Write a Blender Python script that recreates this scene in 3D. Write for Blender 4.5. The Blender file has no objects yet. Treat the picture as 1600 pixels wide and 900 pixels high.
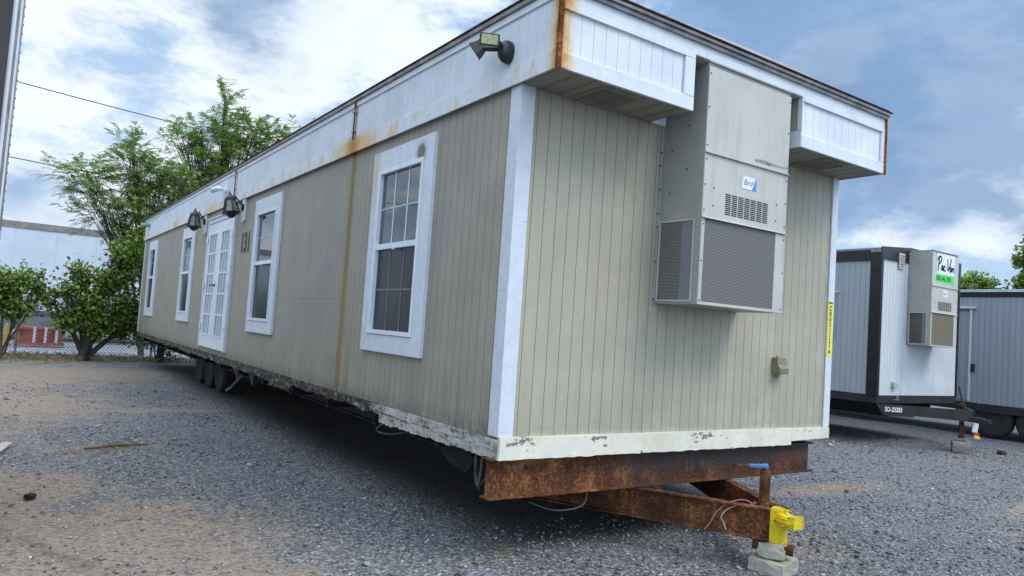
import bpy, math, random
import numpy as np
from mathutils import Vector, Matrix
random.seed(7); rng = np.random.default_rng(11)
C = bpy.context.scene.collection
S = bpy.context.scene
R = math.radians

# ------------------------------------------------------------------ helpers
class MB:
    """collects shapes and links them as one mesh object"""
    def __init__(s): s.v = []; s.f = []
    def add(s, vs, fs):
        n = len(s.v); s.v += [tuple(p) for p in vs]; s.f += [tuple(i + n for i in f) for f in fs]; return s
    def box(s, x0, x1, y0, y1, z0, z1):
        if x0 > x1: x0, x1 = x1, x0
        if y0 > y1: y0, y1 = y1, y0
        if z0 > z1: z0, z1 = z1, z0
        v = [(x0,y0,z0),(x1,y0,z0),(x1,y1,z0),(x0,y1,z0),(x0,y0,z1),(x1,y0,z1),(x1,y1,z1),(x0,y1,z1)]
        return s.add(v, [(0,3,2,1),(4,5,6,7),(0,1,5,4),(1,2,6,5),(2,3,7,6),(3,0,4,7)])
    def obox(s, c, sx, sy, sz, rot=(0,0,0)):
        from mathutils import Euler
        m = Euler(rot).to_matrix(); c = Vector(c)
        v = [c + m @ Vector((a*sx/2, b*sy/2, d*sz/2)) for d in (-1,1) for a,b in ((-1,-1),(1,-1),(1,1),(-1,1))]
        return s.add(v, [(0,3,2,1),(4,5,6,7),(0,1,5,4),(1,2,6,5),(2,3,7,6),(3,0,4,7)])
    def prism(s, poly, d):
        """poly: list of 3D points (planar), d: extrusion vector"""
        d = Vector(d); n = len(poly); p = [Vector(q) for q in poly]
        v = p + [q + d for q in p]
        f = [tuple(range(n))[::-1], tuple(range(n, 2*n))] + [(i, (i+1) % n, n + (i+1) % n, n + i) for i in range(n)]
        return s.add(v, f)
    def quad(s, a, b, c, d): return s.add([a,b,c,d], [(0,1,2,3)])
    def tube(s, pts, rad, n=8, cap=True):
        pts = [Vector(p) for p in pts]; k = len(pts)
        rs = [float(q) for q in rad] if isinstance(rad, (list, tuple)) else [rad]*k
        vs = []; up = None
        for i, p in enumerate(pts):
            t = (pts[min(i+1,k-1)] - pts[max(i-1,0)]).normalized()
            if up is None: up = t.orthogonal().normalized()
            up = (up - t*up.dot(t))
            up = up.normalized() if up.length > 1e-6 else t.orthogonal().normalized()
            b = t.cross(up)
            vs += [p + rs[i]*(up*math.cos(2*math.pi*j/n) + b*math.sin(2*math.pi*j/n)) for j in range(n)]
        fs = [(i*n+j, i*n+(j+1)%n, (i+1)*n+(j+1)%n, (i+1)*n+j) for i in range(k-1) for j in range(n)]
        if cap: fs += [tuple(range(n))[::-1], tuple(range((k-1)*n, k*n))]
        return s.add(vs, fs)
    def lathe(s, c, prof, axis='z', n=24):
        c = Vector(c); vs = []
        for (r, h) in prof:
            for j in range(n):
                a = 2*math.pi*j/n; u, w = r*math.cos(a), r*math.sin(a)
                vs.append(c + Vector({'z':(u,w,h),'x':(h,u,w),'y':(u,h,w)}[axis]))
        k = len(prof)
        fs = [(i*n+j, i*n+(j+1)%n, (i+1)*n+(j+1)%n, (i+1)*n+j) for i in range(k-1) for j in range(n)]
        fs += [tuple(range(n))[::-1], tuple(range((k-1)*n, k*n))]
        return s.add(vs, fs)
    def build(s, name, m, parent=None, bevel=0, smooth=False):
        me = bpy.data.meshes.new(name); me.from_pydata(s.v, [], s.f); me.update()
        import bmesh
        bm = bmesh.new(); bm.from_mesh(me); bmesh.ops.recalc_face_normals(bm, faces=bm.faces)
        bm.to_mesh(me); bm.free()
        me.materials.append(m)
        if smooth:
            me.polygons.foreach_set('use_smooth', [True]*len(me.polygons))
        o = bpy.data.objects.new(name, me); C.objects.link(o)
        if bevel:
            b = o.modifiers.new('bevel', 'BEVEL'); b.width = bevel; b.segments = 2; b.limit_method = 'ANGLE'; b.angle_limit = R(40)
        if parent: o.parent = parent
        return o
def inv(o, p):        # parent while keeping world placement (all roots unrotated)
    off = Vector((0,0,0)); q = p
    while q: off += Vector(q.location); q = q.parent
    o.parent = p; o.location = -off; return o
def np_mesh(name, verts, quads, m, parent=None, tri=False):
    me = bpy.data.meshes.new(name); k = 3 if tri else 4
    me.vertices.add(len(verts)); me.vertices.foreach_set('co', np.asarray(verts, np.float32).ravel())
    nf = len(quads); me.loops.add(nf*k); me.loops.foreach_set('vertex_index', np.asarray(quads, np.int32).ravel())
    me.polygons.add(nf); me.polygons.foreach_set('loop_start', np.arange(nf, dtype=np.int32)*k)
    me.polygons.foreach_set('loop_total', np.full(nf, k, np.int32)); me.update(calc_edges=True)
    me.materials.append(m); o = bpy.data.objects.new(name, me); C.objects.link(o)
    if parent: o.parent = parent
    return o
def tag(o, label=None, cat=None, group=None, kind=None):
    if label: o['label'] = label
    if cat: o['category'] = cat
    if group: o['group'] = group
    if kind: o['kind'] = kind
    return o
def thing(name, label, cat, loc=(0,0,0), group=None):
    o = bpy.data.objects.new(name, None); C.objects.link(o); o.location = loc; o.empty_display_size = .2
    return tag(o, label, cat, group)
def lettering(name, text, size, m, parent, origin, xdir, ydir, spacing=1.0, align='LEFT', offset=0.0, shear=0, xs=1.0, line=1.0, thick=0.001):
    cu = bpy.data.curves.new(name, 'FONT'); cu.body = text; cu.size = size; cu.align_x = align
    cu.space_character = spacing; cu.offset = offset; cu.shear = shear; cu.space_line = line; cu.extrude = thick
    cu.resolution_u = 3
    t = bpy.data.objects.new('tmp', cu); C.objects.link(t)
    dg = bpy.context.evaluated_depsgraph_get(); me = bpy.data.meshes.new_from_object(t.evaluated_get(dg))
    bpy.data.objects.remove(t); me.name = name
    x = Vector(xdir).normalized(); y = Vector(ydir).normalized(); z = x.cross(y)
    M = Matrix((x*xs, y, z)).transposed().to_4x4(); M.translation = Vector(origin); me.transform(M)
    me.materials.clear(); me.materials.append(m)
    o = bpy.data.objects.new(name, me); C.objects.link(o)
    if parent: inv(o, parent)
    return o

# ------------------------------------------------------------------ materials
class G:
    def __init__(s, name):
        s.m = bpy.data.materials.new(name); s.m.use_nodes = True; s.t = s.m.node_tree; s.n = s.t.nodes; s.l = s.t.links
        s.n.clear(); s.out = s.n.new('ShaderNodeOutputMaterial')
        g = s.n.new('ShaderNodeNewGeometry'); s.pos = g.outputs['Position']; s.geo = g
        x = s.n.new('ShaderNodeSeparateXYZ'); s.l.new(s.pos, x.inputs[0]); s.x, s.y, s.z = x.outputs
    def set(s, sock, v):
        if isinstance(v, bpy.types.NodeSocket): s.l.new(v, sock)
        elif isinstance(v, (tuple, list)) and len(v) == 3 and sock.type == 'RGBA': sock.default_value = (*v, 1)
        else: sock.default_value = v
    def M(s, op, a, b=0.0, c=0.0, clamp=False):
        n = s.n.new('ShaderNodeMath'); n.operation = op; n.use_clamp = clamp
        for i, v in enumerate((a, b, c)): s.set(n.inputs[i], v)
        return n.outputs[0]
    def add(s, a, b): return s.M('ADD', a, b)
    def sub(s, a, b): return s.M('SUBTRACT', a, b)
    def mul(s, a, b, clamp=False): return s.M('MULTIPLY', a, b, clamp=clamp)
    def mix(s, f, a, b, mode='MIX'):
        n = s.n.new('ShaderNodeMix'); n.data_type = 'RGBA'; n.blend_type = mode
        s.set(n.inputs[0], f); s.set(n.inputs[6], a); s.set(n.inputs[7], b); return n.outputs[2]
    def vec(s, sx, sy, sz, off=(0,0,0)):
        n = s.n.new('ShaderNodeVectorMath'); n.operation = 'MULTIPLY_ADD'; s.l.new(s.pos, n.inputs[0])
        n.inputs[1].default_value = (sx, sy, sz); n.inputs[2].default_value = off; return n.outputs[0]
    def noise(s, scale, detail=3, rough=.55, vec=None, dist=0):
        n = s.n.new('ShaderNodeTexNoise'); s.l.new(vec if vec else s.pos, n.inputs['Vector'])
        n.inputs['Scale'].default_value = scale; n.inputs['Detail'].default_value = detail
        n.inputs['Roughness'].default_value = rough; n.inputs['Distortion'].default_value = dist; return n.outputs['Fac']
    def voro(s, scale, vec=None, feature='F1', out='Distance', rnd=1.0):
        n = s.n.new('ShaderNodeTexVoronoi'); n.feature = feature; s.l.new(vec if vec else s.pos, n.inputs['Vector'])
        n.inputs['Scale'].default_value = scale; n.inputs['Randomness'].default_value = rnd; return n.outputs[out]
    def step(s, v, a, b, lo=0., hi=1.):      # smooth remap, clamped
        n = s.n.new('ShaderNodeMapRange'); n.interpolation_type = 'SMOOTHSTEP'
        s.set(n.inputs[0], v); s.set(n.inputs[1], a); s.set(n.inputs[2], b); s.set(n.inputs[3], lo); s.set(n.inputs[4], hi); return n.outputs[0]
    def band(s, v, c, w):                    # 1 at c falling to 0 at +-w
        d = s.M('ABSOLUTE', s.sub(v, c)); return s.step(d, 0, w, 1, 0)
    def ramp(s, f, stops):
        n = s.n.new('ShaderNodeValToRGB'); s.l.new(f, n.inputs[0]); e = n.color_ramp.elements
        while len(e) < len(stops): e.new(.5)
        for i, (p, c) in enumerate(stops): e[i].position = p; e[i].color = (*c, 1)
        return n.outputs[0]
    def bump(s, h, strength=.3, dist=.01, normal=None):
        n = s.n.new('ShaderNodeBump'); s.l.new(h, n.inputs['Height']); n.inputs['Strength'].default_value = strength
        n.inputs['Distance'].default_value = dist
        if normal: s.l.new(normal, n.inputs['Normal'])
        return n.outputs[0]
    def done(s, color, rough=.6, metal=0., normal=None, spec=.5, ior=1.5, trans=None):
        p = s.n.new('ShaderNodeBsdfPrincipled'); s.set(p.inputs['Base Color'], color); s.set(p.inputs['Roughness'], rough)
        s.set(p.inputs['Metallic'], metal); p.inputs['Specular IOR Level'].default_value = spec; p.inputs['IOR'].default_value = ior
        if normal: s.l.new(normal, p.inputs['Normal'])
        if trans is not None:
            t = s.n.new('ShaderNodeBsdfTranslucent'); s.set(t.inputs[0], color)
            mx = s.n.new('ShaderNodeMixShader'); mx.inputs[0].default_value = trans
            s.l.new(p.outputs[0], mx.inputs[1]); s.l.new(t.outputs[0], mx.inputs[2]); s.l.new(mx.outputs[0], s.out.inputs[0])
        else: s.l.new(p.outputs[0], s.out.inputs[0])
        return s.m

def m_plain(name, col, rough=.6, metal=0., var=.15, scale=6, bump=0.0, bscale=60, spec=.5):
    g = G(name); n = g.noise(scale, 5)
    c = g.mix(g.step(n, .3, .7), tuple(x*(1-var) for x in col), tuple(min(1, x*(1+var*.6)) for x in col))
    nm = g.bump(g.noise(bscale, 3), bump, .005) if bump else None
    return g.done(c, rough, metal, nm, spec)
def m_rust(name, dark=(.022,.014,.011), mid=(.105,.042,.020), hot=(.24,.095,.032), grey=None, bias=0.0):
    g = G(name)
    n1 = g.noise(4, 8, .7); n2 = g.noise(55, 6, .78); n3 = g.noise(150, 3, .6); n4 = g.noise(1, 5, .65, g.vec(16,16,3))
    s = g.add(g.mul(n1, .38), g.add(g.mul(n2, .40), g.add(g.mul(n3, .10), g.mul(n4, .12))))
    if grey is not None: s = g.add(s, g.step(g.x, 1.6, .2, -.015, .035))
    c = g.ramp(s, [(.40, dark), (.465, tuple(a*.55 for a in mid)), (.52, mid), (.565, hot), (.62, (.34,.18,.08))])
    if grey is not None:
        gm = g.mul(g.step(g.x, .75, 1.5), g.step(g.noise(3, 6, .7), .32, .50)); gm = g.mul(gm, g.step(g.z, .50, .56, .25, 1)); c = g.mix(g.mul(gm, .9), c, g.mix(n2, grey, (.075,.062,.058)))
        c = g.mix(g.mul(g.mul(g.step(g.x, .9,.3), g.band(g.z, .60, .06)), g.step(n4,.45,.6)), c, (.06,.020,.014))
    return g.done(c, .85, 0, g.bump(g.add(n2, g.mul(n3, .5)), .5, .005), .2)

def m_siding(name, axis, col, pitch=.1016, white=False, stains=None, groove=.03):
    g = G(name); u = {'x': g.x, 'y': g.y}[axis]
    wv = (60, 0, 130) if axis == 'x' else (0, 60, 130)
    grain = g.noise(1, 4, .6, g.vec(*[a*.55 for a in wv])); blot = g.noise(2.2, 5); fine = g.noise(55, 4, .7, g.vec(1,1,.25))
    un = g.add(u, g.mul(g.sub(g.noise(6, 2), .5), .004))
    fr = g.M('FRACT', g.M('DIVIDE', g.add(un, 20.03), pitch)); d = g.M('ABSOLUTE', g.sub(fr, .5))
    gm = g.step(d, groove, groove*.35)
    c = g.mix(g.step(blot, .3, .75), tuple(x*.90 for x in col), tuple(x*1.07 for x in col))
    c = g.mix(g.mul(g.step(fine, .45, .75), .13), c, tuple(x*.55 for x in col))
    c = g.mix(g.mul(g.step(grain, .55, .8), .12), c, tuple(min(1,x*1.3) for x in col))
    plank = g.M('FLOOR', g.M('DIVIDE', g.add(un, 20.03+pitch/2), pitch))
    wn = g.n.new('ShaderNodeTexWhiteNoise'); wn.noise_dimensions = '1D'; g.l.new(plank, wn.inputs['W'])
    c = g.mix(g.mul(wn.outputs[0], .10), c, tuple(x*.72 for x in col))
    if not white:
        sh = g.M('FLOOR', g.M('DIVIDE', g.add(u, 20.4), 1.22)); w2 = g.n.new('ShaderNodeTexWhiteNoise'); w2.noise_dimensions = '1D'; g.l.new(sh, w2.inputs['W'])
        c = g.mix(g.mul(w2.outputs[0], .16), c, tuple(x*.62 for x in col))
        nz = g.M('ABSOLUTE', g.sub(g.M('FRACT', g.M('DIVIDE', g.add(u, 20.38), .4064)), .5)); nh = g.M('ABSOLUTE', g.sub(g.M('FRACT', g.M('DIVIDE', g.z, .305)), .5))
        nail = g.mul(g.step(nz, .012, .006), g.step(nh, .016, .008)); c = g.mix(g.mul(nail, .55), c, tuple(x*.35 for x in col))
    if stains: c = stains(g, c)
    dk = g.mul(gm, g.add(.45 if white else .72, g.mul(g.noise(9,3), .3)), True)
    c = g.mix(dk, c, tuple(x*(.30 if white else .13) for x in col))
    h = g.add(g.mul(gm, -3.0), g.add(grain, g.add(g.mul(fine, .35), g.mul(g.noise(1.8, 2), 5.0 if not white else 2.0))))
    return g.done(c, .55, 0, g.bump(h, .32, .004), .3)

def st_side(g, c):
    run = g.noise(1, 4, .6, g.vec(9, 9, .8)); n = g.noise(14, 5, .65)
    yel = (.24,.145,.03)
    m = g.mul(g.band(g.add(g.y, g.mul(g.sub(g.noise(1.5,2),.5), .05)), 2.84, .085), g.add(.45, g.mul(n, .7)), True)
    c = g.mix(g.mul(m, .95), c, yel)
    m = g.mul(g.band(g.y, 2.72, .28), g.mul(g.step(g.z, 2.2, .9), g.step(run, .4, .65)))
    c = g.mix(g.mul(m, .35), c, (.20,.15,.045))
    m = g.mul(g.band(g.y, 2.83, .022), g.step(g.add(g.z, g.mul(n,.5)), 1.9, 2.6)); c = g.mix(g.mul(m,.8), c, (.05,.03,.012))
    m = g.mul(g.band(g.z, 1.685, .006), g.mul(g.step(g.y,2.9,3.0), g.step(g.y, 6.4, 6.3))); c = g.mix(g.mul(m,.5), c, (.12,.11,.09))
    m = g.mul(g.band(g.y, 2.84, .20), g.add(.2, g.mul(n,.6))); c = g.mix(g.mul(m,.65), c, (.26,.19,.06))
    m = g.mul(g.band(g.y, 12.5, .09), g.step(n, .35,.6)); c = g.mix(g.mul(m, .45), c, (.20,.17,.07))
    # grime rising from the bottom edge, green tint
    m = g.mul(g.step(g.z, 1.35, .8), g.step(run, .30, .70)); c = g.mix(g.mul(m, .30), c, (.12,.125,.075))
    m = g.mul(g.step(g.z, .95, .8), g.step(n, .3, .6)); c = g.mix(g.mul(m, .5), c, (.07,.065,.05))
    # rust run-off under the fascia
    m = g.mul(g.step(g.z, 2.75, 3.1), g.mul(g.step(run, .5, .7), g.step(g.noise(.8,2), .45,.6))); c = g.mix(g.mul(m, .3), c, (.25,.15,.05))
    return c
def st_end(g, c):
    run = g.noise(1, 4, .6, g.vec(10, 10, .7)); n = g.noise(14, 5, .65)
    m = g.mul(g.step(g.z, 1.5, .85), g.step(run, .42, .62)); c = g.mix(g.mul(m, .22), c, (.25,.25,.16))
    m = g.mul(g.step(g.z, .93, .82), g.step(n, .35, .6)); c = g.mix(g.mul(m, .2), c, (.15,.13,.085))
    m = g.mul(g.mul(g.step(g.x, .8, 1.6), g.step(g.x, 2.9, 2.2)), g.step(run, .45, .6)); c = g.mix(g.mul(m, .22), c, (.42,.40,.27))
    m = g.mul(g.band(g.x, 1.24, .05), g.step(n,.3,.6)); c = g.mix(g.mul(m,.1), c, (.12,.11,.09))
    return c
def rust_corner(g, c, run, n):
    # streaks near the front corner and the two seams of the long fascia
    rc = (.48,.17,.02); yc = (.66,.40,.08)
    dx = g.add(g.M('ABSOLUTE', g.add(g.x, .03)), g.M('ABSOLUTE', g.add(g.y, .424)))
    e = g.add(dx, g.mul(g.sub(n, .5), .12))
    c = g.mix(g.mul(g.step(e, .16, .045), .8), c, yc); c = g.mix(g.mul(g.step(e, .085, .02), .9), c, rc)
    e2 = g.add(g.M('ABSOLUTE', g.sub(g.x, 3.63)), g.mul(n, .04)); c = g.mix(g.mul(g.step(e2, .06, .02), .9), c, rc)
    return c
def st_fascia(g, c):
    run = g.noise(1, 5, .65, g.vec(4.5, 4.5, 2.2)); n = g.noise(11, 5, .65); rc = (.48,.18,.025); yc = (.66,.44,.12)
    c = rust_corner(g, c, run, n)
    low = g.mul(g.step(g.add(g.z, g.mul(g.sub(run,.5), .12)), 3.30, 3.20), g.step(g.x, .02, -.02))
    a = g.mul(g.step(g.add(g.M('ABSOLUTE', g.sub(g.y, 2.72)), g.mul(n,.5)), 1.0, .35), low)
    c = g.mix(g.mul(a, .9), c, yc)
    a = g.mul(g.step(g.add(g.M('ABSOLUTE', g.sub(g.y, 2.80)), g.mul(n,.25)), .36, .14), low); c = g.mix(g.mul(a, .95), c, rc)
    a = g.mul(low, g.step(run, .50, .62)); c = g.mix(g.mul(a, .55), c, yc)
    for yy in (7.35, 8.9, 12.2):
        a = g.mul(low, g.step(g.add(g.M('ABSOLUTE', g.sub(g.y, yy)), g.mul(n,.5)), .7 if yy > 8 else .45, .25)); c = g.mix(g.mul(a, .7), c, yc)
    a = g.mul(low, g.step(g.add(g.M('ABSOLUTE', g.sub(g.y, 7.42)), g.mul(n,.12)), .14, .06)); c = g.mix(a, c, rc)
    for yy, w in ((2.80,.045), (7.40,.035)):
        c = g.mix(g.mul(g.band(g.y, yy, w), .75), c, (.33,.2,.07))
    for yy in (2.79, 5.1, 7.9, 12.3):
        c = g.mix(g.mul(g.band(g.y, yy, .008), .8), c, (.12,.11,.10))
    c = g.mix(g.mul(g.step(g.noise(3,5), .5,.7), .15), c, (.42,.42,.36))
    return c

M_ = {}
TAUPE = (.325,.312,.262)
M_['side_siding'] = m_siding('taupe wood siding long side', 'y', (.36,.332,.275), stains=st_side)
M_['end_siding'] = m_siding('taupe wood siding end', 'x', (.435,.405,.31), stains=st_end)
M_['soffit'] = m_siding('taupe soffit boards', 'x', (.30,.275,.22), pitch=.15)
M_['fascia_side'] = m_siding('white fascia long side', 'y', (.68,.73,.79), white=True, stains=st_fascia, groove=.02)
M_['fascia_end'] = m_siding('white fascia end', 'x', (.70,.74,.78), white=True, stains=lambda g,c: rust_corner(g,c,None,g.noise(11,5,.65)), groove=.03)

def m_white_trim(name, col=(.71,.755,.80), peel=0.0, rot=None, stain=True):
    g = G(name); n = g.noise(9, 6, .65); gr = g.noise(1, 4, .65, g.vec(30,30,130)); c = g.mix(g.step(n,.35,.7), tuple(x*.9 for x in col), col)
    crack = g.noise(1, 5, .7, g.vec(6,6,70))
    c = g.mix(g.mul(g.step(crack, .60, .66), .35), c, (.30,.30,.29))
    if stain: c = st_fascia(g, c)
    if peel:
        p = g.noise(5, 8, .72, g.vec(.6,.6,2.2)); q = g.noise(24, 5, .7)
        s = g.add(g.mul(p, .65), g.mul(q, .35))
        c = g.mix(g.mul(g.step(g.noise(2.3,4), .45,.7), .6), c, (.58,.54,.40))
        c = g.mix(g.step(s, .57-peel, .60-peel), c, (.20,.185,.165)); c = g.mix(g.step(s, .63-peel, .67-peel), c, (.035,.028,.022))
        h = g.mul(s, -1.5)
    else: h = gr
    if rot:
        d = g.n.new('ShaderNodeVectorMath'); d.operation = 'DISTANCE'; g.l.new(g.pos, d.inputs[0]); d.inputs[1].default_value = rot
        e = g.add(d.outputs['Value'], g.mul(g.sub(g.noise(30,5,.7), .5), .09)); c = g.mix(g.step(e, .075, .055), c, (.012,.009,.007))
        c = g.mix(g.mul(g.step(e, .13, .06), .5), c, (.35,.30,.24))
        c = g.mix(g.mul(g.mul(g.band(g.y, 2.2, .12), g.step(g.z, 2.2, 2.9)), .6), c, (.55,.44,.22))
    return g.done(c, .5, 0, g.bump(h, .25, .004), .35)
M_['trim'] = m_white_trim('weathered white trim')
M_['board'] = m_white_trim('white corner board', (.65,.69,.745), stain=False)
M_['win_trim'] = m_white_trim('white window trim', (.68,.73,.79), rot=(-.03,1.33,2.87), stain=False)
M_['sill_front'] = m_white_trim('peeling white sill board', (.78,.75,.62), peel=-.002, stain=False)
def m_rotten():
    g = G('rotten painted sill'); p = g.noise(6, 8, .75, g.vec(.6,.6,2.4)); q = g.noise(30,5,.7); s = g.add(g.mul(p,.6), g.mul(q,.4))
    k = g.step(g.y, 1.6, 2.1, 0, .14)      # further back the paint is gone
    s2 = g.add(s, k)
    c = g.ramp(s2, [(.40,(.58,.57,.53)), (.52,(.42,.41,.38)), (.58,(.16,.145,.125)), (.66,(.05,.042,.033)), (.78,(.02,.017,.014))])
    return g.done(c, .8, 0, g.bump(g.mul(s,-1), .8, .012), .2)
M_['rotten'] = m_rotten()
M_['rust'] = m_rust('flaking rust'); M_['rust_beam'] = m_rust('rusty painted beam', grey=(.045,.042,.042))
M_['rust_edge'] = m_rust('rust corner strip', mid=(.2,.075,.02), hot=(.42,.17,.035))
M_['steel_dark'] = m_plain('black chassis steel', (.018,.018,.02), .7, 0, .4, 5)
M_['under'] = m_plain('black underbelly sheet', (.012,.012,.012), .9, 0, .4, 2)
M_['roof_metal'] = m_plain('weathered grey roof edge', (.27,.26,.25), .5, .3, .35, 8, .1)
M_['roof_rust'] = m_rust('rusty roof flashing', mid=(.09,.045,.03), hot=(.16,.07,.035))
M_['roof'] = m_plain('white roof membrane', (.5,.5,.48), .8)
g = G('chipped yellow paint'); n_ = g.noise(22,6,.7); c_ = g.mix(g.step(g.noise(6,4),.35,.7), (.62,.45,.01), (.80,.62,.02)); c_ = g.mix(g.step(n_,.60,.64), c_, (.09,.045,.02)); c_ = g.mix(g.mul(g.step(g.noise(40,3),.5,.7),.4), c_, (.30,.22,.03))
M_['yellow'] = g.done(c_, .55, 0, g.bump(n_,.3,.004), .3)
M_['blue'] = m_plain('blue crank paint', (.05,.17,.42), .5, 0, .3, 40)
M_['black_plastic'] = m_plain('black fixture', (.022,.022,.026), .35, 0, .2, 20)
M_['lens'] = m_plain('yellowed lens', (.42,.42,.25), .3, 0, .25, 40)
M_['lamp_glass'] = m_plain('smoky lamp glass', (.20,.19,.18), .15, 0, .25, 20)
M_['white_plastic'] = m_plain('white vinyl', (.74,.79,.85), .4, 0, .06, 10)
M_['grey_mullion'] = m_plain('greyed lower muntin', (.16,.165,.18), .5, 0, .1, 10)
M_['green_mullion'] = m_plain('pale green upper muntin', (.36,.52,.50), .4, 0, .1, 10)
def m_glass(name, col, rough=.02, ior=1.75, blot=None):
    g = G(name); n = g.noise(1.3, 4)
    c = g.mix(g.step(n, .35, .7), col, tuple(x*1.6+.004 for x in col))
    return g.done(c, rough, 0, g.bump(g.noise(2.5, 1), .02, .02), .5, ior)
M_['glass'] = m_glass('reflective window glass', (.012,.015,.017), ior=2.1)
M_['glass_screen'] = m_glass('screened window glass', (.014,.015,.018), .25, 1.4)
M_['glass_door'] = m_glass('door glass', (.26,.29,.30), .12, 1.7)  # pale base colour stands in for reflected sky
def m_ac(name='beige metal casing', col=(.50,.49,.44)):
    g = G(name); n = g.noise(3, 6, .6); run = g.noise(1,4,.6,g.vec(14,14,1.2))
    c = g.mix(g.step(n,.3,.7), tuple(x*.93 for x in col), tuple(x*1.05 for x in col))
    c = g.mix(g.mul(g.step(run,.5,.7), .18), c, (.2,.19,.16))
    return g.done(c, .45, 0, g.bump(g.noise(120,2), .04, .002), .4)
M_['ac'] = m_ac()
M_['ac_side'] = m_ac('beige metal side panel', (.33,.33,.305))  # same casing paint toned darker; the sides' shade is put into the colour
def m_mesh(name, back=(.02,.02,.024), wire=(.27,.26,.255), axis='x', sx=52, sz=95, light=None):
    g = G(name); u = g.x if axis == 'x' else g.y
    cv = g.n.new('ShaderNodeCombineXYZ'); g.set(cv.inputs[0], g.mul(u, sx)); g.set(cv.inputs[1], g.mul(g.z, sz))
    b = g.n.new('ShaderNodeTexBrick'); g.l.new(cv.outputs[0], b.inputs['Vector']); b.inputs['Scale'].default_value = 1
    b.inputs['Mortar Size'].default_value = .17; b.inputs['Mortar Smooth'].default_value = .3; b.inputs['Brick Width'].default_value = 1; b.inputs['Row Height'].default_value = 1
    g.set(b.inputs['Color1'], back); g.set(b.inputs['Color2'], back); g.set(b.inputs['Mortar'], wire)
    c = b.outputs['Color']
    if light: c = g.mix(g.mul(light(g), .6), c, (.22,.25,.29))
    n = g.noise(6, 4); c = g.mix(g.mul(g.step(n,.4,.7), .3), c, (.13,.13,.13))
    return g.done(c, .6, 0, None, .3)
M_['mesh_front'] = m_mesh('perforated condenser guard')
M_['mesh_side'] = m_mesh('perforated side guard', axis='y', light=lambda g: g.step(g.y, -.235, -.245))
M_['dark_slot'] = m_plain('dark slot', (.02,.02,.022), .8)
M_['logo_white'] = m_plain('logo sticker white', (.72,.76,.80), .4, 0, .05)
M_['logo_blue'] = m_plain('logo sticker blue', (.05,.25,.62), .4, 0, .05)
M_['ink'] = m_plain('black ink', (.01,.01,.012), .5)
M_['grey_ink'] = m_plain('grey blue smudge ink', (.16,.19,.25), .6, 0, .4, 40)
M_['chalk'] = m_plain('chalk strokes', (.10,.10,.10), .9, 0, .5, 60)
M_['red_paint'] = m_plain('faded red paint', (.13,.038,.028), .9, 0, .5, 30)
M_['sticker'] = m_plain('yellow sticker', (.80,.72,.02), .4, 0, .05)
M_['green'] = m_plain('green label', (.08,.75,.08), .5, 0, .05)
M_['beige_box'] = m_plain('beige outlet box', (.22,.195,.12), .5, 0, .2, 30)
M_['concrete'] = None
def m_concrete(name, col, moss=True):
    g = G(name); n = g.noise(8,7,.7); f = g.noise(60,4,.7)
    c = g.mix(g.step(n,.3,.7), tuple(x*.65 for x in col), col); c = g.mix(g.mul(g.step(f,.5,.7),.4), c, tuple(x*.4 for x in col))
    if moss: c = g.mix(g.mul(g.step(g.noise(9,3),.5,.65),.5), c, (.26,.25,.09))
    return g.done(c, .9, 0, g.bump(g.add(n,f), .4, .006), .2)
M_['concrete'] = m_concrete('old concrete block', (.46,.44,.37)); M_['concrete_g'] = m_concrete('grey concrete block', (.30,.27,.25), False)
M_['tyre'] = m_plain('worn tyre rubber', (.022,.021,.021), .85, 0, .3, 10, .2, 60)
M_['rim'] = m_plain('dirty steel rim', (.035,.032,.032), .6, .3, .3, 12)
M_['cable'] = m_plain('grey cable', (.10,.10,.10), .6); M_['wire_black'] = m_plain('black overhead wire', (.02,.02,.025), .6)
M_['wire_pink'] = m_plain('faded red wire', (.42,.16,.15), .6); M_['wire_white'] = m_plain('pale wire', (.55,.42,.40), .6)

# ------------------------------------------------------------------ main trailer
L = 16.55; W = 3.6; ZB = .8; ZF = 3.10; ZT = 3.60
T = thing('office_trailer', 'long taupe mobile office trailer with white fascia and rust stains standing on gravel', 'trailer')
def P(mb, name, m, par=T, **k): return mb.build(name, m, par, **k)
P(MB().box(0, .06, .002, L, ZB, ZF+.15), 'side_wall', M_['side_siding'])
P(MB().box(.061, W-.061, 0, .06, ZB, ZF+.4), 'end_wall', M_['end_siding'])
MB().box(W-.06, W, .002, L, ZB, ZF+.4).build('side_wall', M_['side_siding'], T)
MB().box(.061, W-.061, L-.06, L, ZB, ZF+.4).build('end_wall', M_['end_siding'], T)
# corner boards: an L wrapped over the corner
for sx, x0 in ((-1, 0.0), (1, W)):
    a = .100 if sx < 0 else .075
    p = [(x0+sx*.016, -.016), (x0-sx*a, -.016), (x0-sx*a, -.0005), (x0+sx*.0005, -.0005), (x0+sx*.0005, .105), (x0+sx*.016, .105)]
    MB().prism([(x, y, ZB+.015) for x, y in p], (0,0,ZF-ZB-.01)).build('corner_board', M_['board'], T, bevel=.003)
    p = [(x0+sx*.016, L+.016), (x0-sx*a, L+.016), (x0-sx*a, L+.0005), (x0+sx*.0005, L+.0005), (x0+sx*.0005, L-.09), (x0+sx*.016, L-.09)]
    MB().prism([(x, y, ZB+.015) for x, y in p], (0,0,ZF-ZB-.01)).build('corner_board', M_['board'], T, bevel=.003)
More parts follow.
